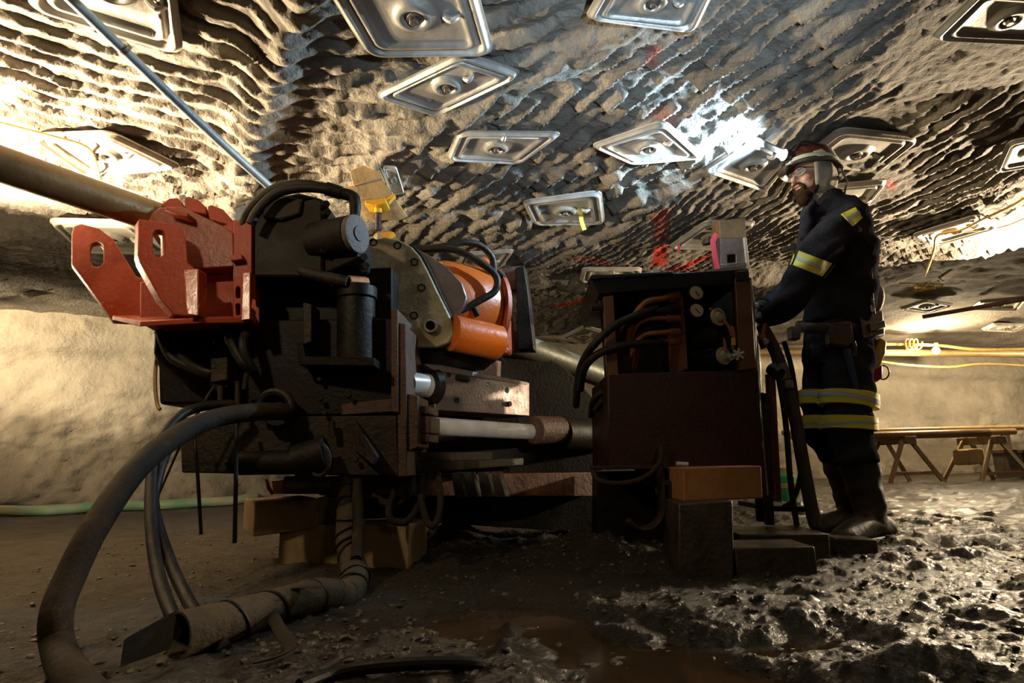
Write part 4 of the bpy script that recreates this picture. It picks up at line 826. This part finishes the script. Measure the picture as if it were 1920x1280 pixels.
solo('debris_bag', MB().slab([(1815, 842, 8.0), (1845, 840, 8.0), (1850, 868, 8.0), (1818, 872, 8.0)], (0, .3, 0)), M_WOODL, 'pale sack hanging against the pale sawhorse', 'sack', bevel=.02)
g1 = at(1468, 880, 5.2)
GB = thing('plastic_can', 'green plastic can standing behind the hanging hoses', 'can', Vector((g1.x, 5.2, fz(Vector((g1.x, 5.2, 0))))))
part('can_body', MB().lathe(Vector((g1.x, 5.2, GB.location.z)), (0, 0, 1), [(0, .085), (.01, .09), (.22, .09), (.25, .05)], 20), M_GREENB, GB)
part('can_cap', MB().lathe(Vector((g1.x, 5.2, GB.location.z+.25)), (0, 0, 1), [(0, .035), (.04, .035)], 16), M_WOODL, GB)
solo('floor_board', MB().slab([(1440, 908, 4.6), (1500, 905, 4.6), (1500, 914, 4.6), (1440, 918, 4.6)], (0, .3, -.02)), M_WOODL, 'pale board on the floor behind the hanging hoses', 'board', bevel=.003)

# ------------------------------------------------------------------ person
PB = Vector((at(1630, 1000, 2.95).x, 2.95, 0.0))
PERSON = thing('person', 'person in dark work clothes with yellow bands and maroon helmet at the valve stand', 'person', PB)
FW = Vector((-.955, -.25, 0)).normalized()      # the way the head faces
def ring(px, Y, hw, hd, ax=Vector((0, 0, 1)), side=None):
    """an ellipse around a point: hw across the picture plane, hd in depth"""
    return (at(px[0], px[1], Y) if not isinstance(px, Vector) else px, hw, hd)
def limb(mb, rows, n=18, flat=Vector((0, 1, 0))):
    """rows: (x, y, Y, half width, half depth)"""
    P = [at(r[0], r[1], r[2]) for r in rows]
    return mb.tube(P, [(float(r[4]), float(r[3])) for r in rows], n, smooth=5, flat=flat)
# ---- the body: one continuous skin (head, neck, trunk, arms, hands, legs)
HC = at(1521, 333, 2.90)
hf = FW.copy(); hf.z = .04; hf.normalize(); hl = Vector((0, 0, 1)).cross(hf).normalized(); hu = hf.cross(hl)
def hp(f, l, u): return HC+hf*f+hl*l+hu*u
body = MB()
body.ell(hp(-.012, 0, .035), (hf*.100, hl*.080, hu*.112), 24, 16)      # skull
body.ell(hp(.030, 0, -.045), (hf*.066, hl*.064, hu*.085), 24, 14)      # face
body.ell(hp(.052, 0, -.098), (hf*.040, hl*.042, hu*.034), 16, 10)      # chin
body.ell(hp(.012, .0, -.085), (hf*.055, hl*.060, hu*.035), 16, 10)     # jaw
body.ell(hp(.078, 0, .022), (hf*.020, hl*.052, hu*.014), 16, 8)        # brow
body.tube([hp(.088, 0, .016), hp(.104, 0, -.012), hp(.116, 0, -.034), hp(.104, 0, -.044)], [.008, .011, .015, .009], 10, smooth=3)  # nose
for s in (-1, 1):
    body.ell(hp(.096, s*.012, -.039), (hf*.012, hl*.010, hu*.009), 10, 8)
    body.ell(hp(.062, s*.044, -.028), (hf*.026, hl*.022, hu*.024), 12, 8)   # cheek
    body.ell(hp(-.008, s*.083, -.004), (hf*.022, hl*.012, hu*.034), 12, 8)  # ear
body.ell(hp(.088, 0, -.062), (hf*.014, hl*.026, hu*.009), 12, 8); body.ell(hp(.086, 0, -.074), (hf*.013, hl*.023, hu*.009), 12, 8)
body.tube([hp(-.02, 0, -.05), at(1545, 392, 2.92), at(1560, 430, 2.95)], [.062, .058, .066], 16, smooth=3)
limb(body, [(1562, 425, 2.95, .10, .16), (1572, 470, 2.96, .13, .17), (1576, 540, 2.97, .12, .16), (1575, 610, 2.97, .12, .15), (1574, 660, 2.97, .12, .15)])
limb(body, [(1582, 432, 2.80, .055, .05), (1528, 490, 2.74, .052, .05), (1494, 548, 2.70, .046, .045), (1464, 578, 2.74, .040, .038), (1434, 596, 2.80, .030, .026)])
limb(body, [(1545, 432, 3.10, .055, .05), (1518, 490, 3.12, .052, .05), (1490, 540, 3.10, .046, .045), (1455, 560, 3.02, .040, .038), (1428, 572, 2.95, .030, .026)])
limb(body, [(1590, 650, 2.90, .085, .085), (1596, 740, 2.87, .078, .08), (1604, 820, 2.86, .060, .06), (1622, 900, 2.87, .055, .055), (1632, 975, 2.87, .042, .042)])
limb(body, [(1556, 650, 3.06, .085, .085), (1550, 740, 3.06, .078, .08), (1560, 820, 3.06, .055, .055), (1584, 900, 3.085, .042, .042), (1598, 955, 3.10, .036, .036)])
bo = part('body', body, M_SKIN, PERSON); bake(bo, .0055, 5, .5)
# ---- beard, eyes, lips, glasses
bm_ = MB()
bm_.ell(hp(.058, 0, -.108), (hf*.046, hl*.050, hu*.042), 18, 12)
bm_.ell(hp(.060, 0, -.138), (hf*.034, hl*.036, hu*.034), 16, 10)
for s in (-1, 1):
    bm_.tube([hp(.035, s*.060, -.050), hp(.036, s*.058, -.085), hp(.052, s*.046, -.108)], [(.010, .014), (.014, .022), (.020, .028)], 10, smooth=4)
    bm_.tube([hp(.102, s*.002, -.052), hp(.096, s*.022, -.058), hp(.080, s*.036, -.085)], [.008, .009, .013], 8, smooth=4)
be = part('beard', bm_, M_BEARD, PERSON); bake(be, .005, 2, .4)
part('lips', MB().ell(hp(.0985, 0, -.0665), (hf*.008, hl*.022, hu*.0075), 12, 8), M_LIP, PERSON)
for s in (-1, 1):
    e = part('eye', MB().ell(hp(.078, s*.031, .000), (hf*.014, hl*.014, hu*.011), 14, 10), M_EYE, PERSON)
    part('iris', MB().ell(hp(.090, s*.031, .001), (hf*.003, hl*.006, hu*.006), 10, 6), M_IRIS, e)
    part('eyebrow', MB().tube([hp(.095, s*.014, .020), hp(.093, s*.034, .026), hp(.080, s*.052, .020)], [.005, .006, .004], 8, smooth=3), M_BEARD, PERSON)
GL = part('glasses', MB().tube([hp(.113, -.010, .008), hp(.117, 0, .010), hp(.113, .010, .008)], .0028, 8, smooth=3), M_BOLT, PERSON, label='clear safety glasses')
for s in (-1, 1):
    loop = [hp(.112-.018*abs(math.cos(a))*.5-(.012 if True else 0)*(1+math.cos(a))*.5, s*(.036+.027*math.cos(a)), .000+.019*math.sin(a)) for a in np.linspace(0, 2*math.pi, 20, endpoint=False)]
    part('lens', MB().slab(loop, hf*.002), M_GLASS, GL)
    part('lens_rim', MB().tube(loop+[loop[0]], .0014, 6), M_SILV, GL)
    part('temple', MB().tube([hp(.088, s*.064, .004), hp(.04, s*.080, .004), hp(-.02, s*.086, .004)], .0025, 6), M_SILV, GL)
# ---- hood
nu, nv = 40, 26; hv = {}; vs = []; fs = []
for j in range(nv+1):
    t = math.pi*(j/nv)*.80+.02
    for i in range(nu):
        a = 2*math.pi*i/nu
        d = hf*(math.cos(a)*math.sin(t)*.113)+hl*(math.sin(a)*math.sin(t)*.097)+hu*(math.cos(t)*.150)
        fold = 1+.035*math.sin(a*9+3*t)*math.sin(t)
        vs.append(hp(-.018, 0, -.005)+d*fold)
for j in range(nv):
    for i in range(nu):
        a = 2*math.pi*(i+.5)/nu; a = a if a < math.pi else a-2*math.pi
        t = math.pi*((j+.5)/nv)*.80+.02
        if abs(a) < .98 and t > .85: continue
        fs.append((j*nu+i, j*nu+(i+1) % nu, (j+1)*nu+(i+1) % nu, (j+1)*nu+i))
hood = MB().add(vs, fs)
ho = part('hood', hood, M_HOOD, PERSON, sharp=80)
so = ho.modifiers.new('cloth', 'SOLIDIFY'); so.thickness = .007; so.offset = 0
limb_h = MB().tube([hp(-.022, 0, -.055), at(1549, 385, 2.92), at(1556, 404, 2.93)], [(.088, .085), (.082, .078), (.086, .080)], 20, smooth=4)
part('hood_neck', limb_h, M_HOOD, ho)
# ---- helmet
def helm_ring(u, s): return [hp(-.012+math.cos(a)*.138*s, math.sin(a)*.118*s, u) for a in np.linspace(0, 2*math.pi, 40, endpoint=False)]
shell = MB().ring_loft([helm_ring(.058+.122*math.sin(t), math.cos(t)**.75 if math.cos(t) > 0 else 0) for t in np.linspace(0, 1.54, 14)])
HE = part('helmet', shell, M_HELM, PERSON, sharp=60)
part('helmet_ridge', MB().tube([hp(-.012+.140*math.cos(t), 0, .060+.126*math.sin(t)) for t in np.linspace(.35, 2.8, 14)], [(.008, .022)]*14, 8, flat=Vector((0, 0, 1))), M_HELM, HE)
rim = [(.062, 1.0, 1.0), (.050, 1.03, 1.12), (.040, 1.06, 1.36), (.032, 1.06, 1.37), (.044, 1.0, 1.1), (.052, .95, .95)]
def brim_ring(u, s, front):
    o = []
    for a in np.linspace(0, 2*math.pi, 40, endpoint=False):
        fr = max(0, math.cos(a))**1.5; k = s+(front-s)*fr+.12*(s-1)*0
        o.append(hp(-.012+math.cos(a)*.138*k*(1.06 if u < .055 else 1), math.sin(a)*.118*s*(1.06 if u < .055 else 1), u-.012*fr*(u < .055)))
    return o
part('brim', MB().ring_loft([brim_ring(*r) for r in rim]+[brim_ring(*rim[0])], cap=False), M_HELMD, HE, sharp=50)
part('helmet_tape', MB().ring_loft([helm_ring(.064, 1.012), helm_ring(.066, 1.022), helm_ring(.084, 1.008), helm_ring(.086, .985)], cap=False), M_GSTRIPE, HE, sharp=50)
LH = part('cap_lamp', MB().lathe(hp(.122, 0, .105), hf*1.0+hu*.05, [(0, .024), (.012, .032), (.036, .034), (.040, .030)], 24), M_HELMD, HE)
part('lamp_lens', MB().lathe(hp(.162, 0, .107), hf*1.0+hu*.05, [(0, .030), (.006, .026), (.009, .012)], 24), M_LAMP, LH)
part('lamp_bracket', MB().box(hp(.118, 0, .10), .03, .04, .05), M_HELMD, HE)
part('lamp_cord', MB().tube([hp(.11, .02, .125), hp(.05, .02, .192), hp(-.06, .02, .188), hp(-.14, .02, .12), hp(-.178, .03, .04), hp(-.17, .06, -.03), hp(-.13, .085, -.08), hp(-.11, .09, -.13)], .0055, 8, smooth=6), M_HELMD, HE)
part('brim_clip', MB().ell(hp(-.150, .05, .048), (hf*.014, hl*.012, hu*.012), 10, 8), M_SILV, HE)
part('brim_clip', MB().ell(hp(.160, .05, .034), (hf*.016, hl*.012, hu*.008), 10, 8), M_SILV, HE)
part('chin_clip', MB().tube([hp(-.075, .098, -.03), hp(-.082, .1, -.05), hp(-.078, .1, -.066)], .006, 8, smooth=3), M_STEEL, ho)
# ---- jacket
jk = MB()
limb(jk, [(1547, 366, 2.92, .078, .090), (1550, 378, 2.92, .092, .105), (1555, 390, 2.93, .115, .135), (1563, 408, 2.94, .148, .190), (1572, 470, 2.96, .172, .215), (1575, 520, 2.97, .165, .20), (1574, 570, 2.97, .158, .19), (1569, 603, 2.97, .160, .185), (1567, 618, 2.97, .150, .175)], 24)
limb(jk, [(1588, 428, 2.82, .085, .085), (1560, 446, 2.77, .098, .09), (1526, 487, 2.72, .093, .084), (1501, 530, 2.68, .080, .074), (1486, 556, 2.68, .074, .07), (1464, 580, 2.72, .060, .056), (1440, 594, 2.79, .048, .044), (1432, 597, 2.80, .046, .042)], 20)
limb(jk, [(1550, 428, 3.08, .085, .085), (1530, 450, 3.12, .090, .085), (1512, 490, 3.13, .080, .078), (1488, 536, 3.10, .070, .07), (1455, 562, 3.02, .056, .052), (1430, 574, 2.95, .046, .042)], 20)
jk.tube([at(1520, 392, 2.88), at(1512, 412, 2.88), at(1510, 450, 2.88)], [.035, .04, .03], 10, smooth=3)
jk.tube([at(1530, 380, 2.83), at(1518, 392, 2.84), at(1512, 404, 2.88)], [.022, .022, .02], 10, smooth=3)
jo = part('jacket', jk, M_NAVY, PERSON); bake(jo, .009, 6, .5)
def crumple(o, amp, sc):
    for v in o.data.vertices:
        w_ = o.matrix_world @ v.co if False else v.co
        n = amp*(math.sin(w_.z*sc+2.1*math.sin(w_.x*sc*.45)+w_.y*9)+.6*math.sin(w_.z*sc*1.9-w_.x*sc*1.1+1.3))
        v.co = v.co+v.normal*n
crumple(jo, .006, 32)
def sleeve_band(a, b, ra, rb, m, name, parent, lab=None):
    A, B = at(*a), at(*b); d = (B-A).normalized(); fl_ = Vector((0, 1, 0))
    return part(name, MB().tube([A, A.lerp(B, .02), A.lerp(B, .98), B], [(rb[1]*.97, rb[0]*.97), (rb[1], rb[0]), (ra[1], ra[0]), (ra[1]*.97, ra[0]*.97)], 28, flat=fl_), m, parent, label=lab)
from mathutils.bvhtree import BVHTree
def drape(name, o, quad, m, parent, lift=.004, n=8, label=None):
    """a patch of tape lying on the cloth of o between four spots"""
    l = wloc(o); bv = BVHTree.FromPolygons([tuple(v.co+l) for v in o.data.vertices], [tuple(p.vertices) for p in o.data.polygons])
    G = []
    for j in range(n+1):
        for i in range(n+1):
            u, v = i/n, j/n
            x, y = [(quad[0][k]*(1-u)+quad[1][k]*u)*(1-v)+(quad[3][k]*(1-u)+quad[2][k]*u)*v for k in (0, 1)]
            h = bv.ray_cast(CP, ray(x, y)); p, nn = (h[0], h[1]) if h[0] is not None else (None, None)
            G.append((p, nn))
    ok = [g for g in G if g[0] is not None]; mb = MB()
    if not ok: return None
    nav = sum((g[1] for g in ok), Vector()).normalized()
    if nav.y > 0: nav = -nav
    pts = []
    for g in G: pts.append(g[0] if g[0] is not None else (pts[-1] if pts else ok[0][0]))
    k = n+1
    mb.add([p+nav*lift for p in pts]+[p-nav*lift for p in pts],
           [(j*k+i, j*k+i+1, (j+1)*k+i+1, (j+1)*k+i) for j in range(n) for i in range(n)]+[(k*k+j*k+i, k*k+(j+1)*k+i, k*k+(j+1)*k+i+1, k*k+j*k+i+1) for j in range(n) for i in range(n)]
           +[(i, k*k+i, k*k+i+1, i+1) for i in range(n)]+[(n*k+i, n*k+i+1, k*k+n*k+i+1, k*k+n*k+i) for i in range(n)]
           +[(j*k, (j+1)*k, k*k+(j+1)*k, k*k+j*k) for j in range(n)]+[(j*k+n, k*k+j*k+n, k*k+(j+1)*k+n, (j+1)*k+n) for j in range(n)])
    return part(name, mb, m, parent, label=label)
s1 = drape('sleeve_tape', jo, [(1491, 468), (1566, 497), (1547, 521), (1481, 495)], M_HIVIS, jo, n=12, label='yellow reflective tape around the upper arm')
drape('silver_stripe', jo, [(1487, 479), (1559, 507), (1555, 512), (1485, 485)], M_SILV, s1, .006, 12)
s2 = drape('shoulder_tape', jo, [(1577, 401), (1603, 389), (1617, 409), (1598, 425)], M_HIVIS, jo, label='yellow reflective tape on the shoulder')
if s2: drape('silver_stripe', jo, [(1584, 409), (1609, 396), (1613, 402), (1590, 416)], M_SILV, s2, .006)
drape('sticker', HE, [(1524, 284), (1540, 279), (1552, 288), (1538, 297)], M_STICK, HE, .002)
# ---- trousers
tr = MB()
limb(tr, [(1570, 600, 2.97, .150, .165), (1572, 640, 2.97, .165, .18), (1574, 690, 2.97, .160, .175)], 24)
limb(tr, [(1592, 660, 2.88, .115, .115), (1590, 740, 2.85, .112, .112), (1590, 800, 2.84, .105, .105), (1596, 835, 2.84, .100, .10), (1602, 858, 2.84, .112, .108), (1604, 868, 2.84, .104, .10)], 22)
limb(tr, [(1552, 660, 3.06, .115, .115), (1546, 740, 3.06, .112, .112), (1548, 800, 3.06, .105, .105), (1556, 830, 3.06, .092, .095), (1566, 850, 3.06, .085, .09), (1570, 862, 3.06, .08, .085)], 22)
to = part('trousers', tr, M_NAVY, PERSON); bake(to, .010, 5, .5); crumple(to, .007, 30)
for (xa, ya, xb, yb, k) in ((1591, 737, 1590, 763, 0), (1589, 782, 1590, 806, 1)):
    for leg, (dx, Y) in (('near', (0, 2.85)), ('far', (-44, 3.06))):
        r = .131 if k == 0 else .127
        tb = sleeve_band((xa+dx, ya, Y), (xb+dx, yb, Y), (r, r), (r, r), M_HIVIS, 'leg_tape', to, 'yellow reflective tape around the trouser leg')
        sleeve_band((xa+dx, ya+9, Y), (xb+dx, yb-9, Y), (r+.002, r+.002), (r+.002, r+.002), M_SILV, 'silver_stripe', tb)
# ---- boots
def boot(shaft, foot, lab=None):
    b = MB(); limb(b, shaft, 18)
    P = [Vector(p) for p in foot[0]]
    b.tube(P, foot[1], 16, smooth=5, flat=Vector((0, 0, 1)))
    o = part('boot', b, M_BOOT, PERSON); bake(o, .008, 4, .5); crumple(o, .003, 46); return o
g = lambda x, Y, z: Vector((at(x, 990, Y).x, Y, z))
boot([(1603, 845, 2.85, .088, .09), (1612, 880, 2.86, .086, .088), (1622, 920, 2.87, .076, .078), (1630, 955, 2.87, .072, .072), (1634, 985, 2.87, .07, .066)],
     ([g(1668, 2.90, .055), g(1640, 2.86, .065), g(1606, 2.78, .06), g(1582, 2.72, .045), g(1570, 2.69, .035)], [(.045, .045), (.062, .055), (.058, .056), (.044, .052), (.022, .034)]))
boot([(1568, 845, 3.07, .080, .085), (1578, 880, 3.08, .080, .085), (1590, 920, 3.09, .072, .074), (1597, 950, 3.10, .070, .070), (1600, 968, 3.10, .07, .066)],
     ([g(1632, 3.12, .06), g(1605, 3.11, .07), g(1566, 3.07, .065), g(1540, 3.04, .055), g(1526, 3.02, .045)], [(.045, .045), (.062, .055), (.058, .056), (.046, .052), (.024, .034)]))
for x, Y in ((1640, 2.86), (1605, 3.11)):
    part('boot_sole', MB().slab([g(x+34, Y+.035, -.002), g(x+30, Y-.03, -.002), g(x-30, Y-.16, -.002), g(x-66, Y-.21, -.002), g(x-72, Y-.16, -.002), g(x-40, Y-.02, -.002), g(x, Y+.06, -.002)], (0, 0, .03)), M_BOOT, PERSON, bevel=.006)
# ---- gloves with five fingers closed on the levers
def glove(c, fwd, up, s=1.0):
    c = Vector(c); f = Vector(fwd).normalized(); u = (Vector(up)-f*Vector(up).dot(f)).normalized(); l = u.cross(f)
    b = MB(); b.ell(c+f*.045, (f*.055, l*.044, u*.020), 16, 10); b.tube([c-f*.05, c, c+f*.03], [.036, .032, .030], 12)
    for k, (o, L) in enumerate(((-.033, .066), (-.011, .076), (.011, .072), (.032, .058))):
        q = c+f*.085+l*o
        b.tube([q-f*.02, q+f*L*.42+u*.004, q+f*L*.62-u*L*.30, q+f*L*.42-u*L*.62, q+f*L*.12-u*L*.66], [.0105, .010, .0095, .009, .007], 10, smooth=3)
    b.tube([c+f*.015-l*.036, c+f*.045-l*.060-u*.012, c+f*.075-l*.052-u*.032, c+f*.085-l*.03-u*.045], [.013, .012, .011, .008], 10, smooth=3)
    o = part('glove', b, M_GLOVE, PERSON); bake(o, .0045, 2, .4)
glove(at(1432, 596, 2.80), (-.9, .1, .05), (-.1, -.35, 1)); glove(at(1430, 573, 2.95), (-.9, -.1, .0), (-.1, -.3, 1))
# ---- belt and what is fixed to it
BL = part('belt', MB().tube([at(1570+78*math.cos(a), 612+9*math.sin(a)*-1*.4, 2.97+.185*math.sin(a)) for a in np.linspace(0, 2*math.pi, 30)], [(.006, .026)]*30, 8, flat=Vector((1, 0, 0))), M_LEATH, PERSON)
part('battery_box', MB().slab([(1612, 592, 2.78), (1655, 580, 2.84), (1660, 628, 2.84), (1618, 636, 2.78)], (.03, .10, 0)), M_LEATH, BL, bevel=.008)
part('box_flap', MB().slab([(1630, 606, 2.79), (1659, 600, 2.83), (1662, 614, 2.83), (1632, 622, 2.79)], (.0, .03, 0)), M_LEATH, BL, bevel=.004)
part('pouch', MB().slab([(1556, 604, 2.76), (1598, 600, 2.76), (1604, 640, 2.76), (1592, 652, 2.76), (1558, 646, 2.76)], (0, .06, 0)), M_LEATH, BL, bevel=.012)
part('pouch_strap', MB().tube([at(1600, 640, 2.75), at(1604, 655, 2.75), at(1602, 668, 2.75)], [(.003, .010)]*3, 6, smooth=3), M_LEATH, BL)
part('front_pouch', MB().slab([(1484, 610, 2.84), (1502, 614, 2.82), (1502, 636, 2.82), (1486, 634, 2.84)], (0, .06, 0)), M_LEATH, BL, bevel=.006)
part('tool_handle', MB().tube([at(1588, 654, 2.74), at(1596, 690, 2.735), at(1606, 730, 2.73)], [(.007, .018), (.007, .016), (.006, .012)], 8, smooth=3), mat('dark_blue_handle', (.02, .035, .08), (.03, .05, .10), .5, 0, 8, .1, 40), BL)
part('yellow_holster', MB().slab([(1652, 632, 2.86), (1664, 640, 2.86), (1661, 664, 2.86), (1650, 690, 2.86), (1638, 690, 2.86), (1640, 655, 2.86)], (0, .07, 0)), M_YEL, BL, bevel=.008)
part('red_grip', MB().slab([(1638, 686, 2.87), (1655, 684, 2.87), (1655, 708, 2.87), (1645, 716, 2.87), (1638, 712, 2.87)], (0, .05, 0)), M_RED, BL, bevel=.005)
part('wire_loop', MB().tube([at(1656+11*math.cos(a), 698+13*math.sin(a), 2.9) for a in np.linspace(-2.2, 2.2, 14)], .004, 6), M_HELMD, BL)
part('lilac_bag', MB().ell(at(1640, 562, 3.03), (Vector((.045, 0, 0)), Vector((0, .05, 0)), Vector((.02, 0, .085))), 16, 10), mat('lilac_cloth', (.16, .11, .13), (.22, .16, .18), .8, 0, 8, .3, 40), BL)
part('suspender', MB().tube([at(1590, 394, 2.80), at(1615, 412, 2.78), at(1627, 440, 2.79), at(1632, 500, 2.80), at(1634, 550, 2.80), at(1638, 588, 2.80)], [(.003, .010)]*6, 6, smooth=5), M_HELMD, BL)
part('snap_hook', MB().tube([at(1636, 560, 2.79), at(1639, 574, 2.785), at(1635, 584, 2.785), at(1633, 572, 2.785)], .005, 8, smooth=4), M_CHROME, BL)
part('radio_mic', MB().slab([(1466, 462, 2.98), (1492, 458, 2.95), (1496, 468, 2.95), (1468, 472, 2.98)], (0, .03, 0)), M_HELMD, jo, bevel=.004)
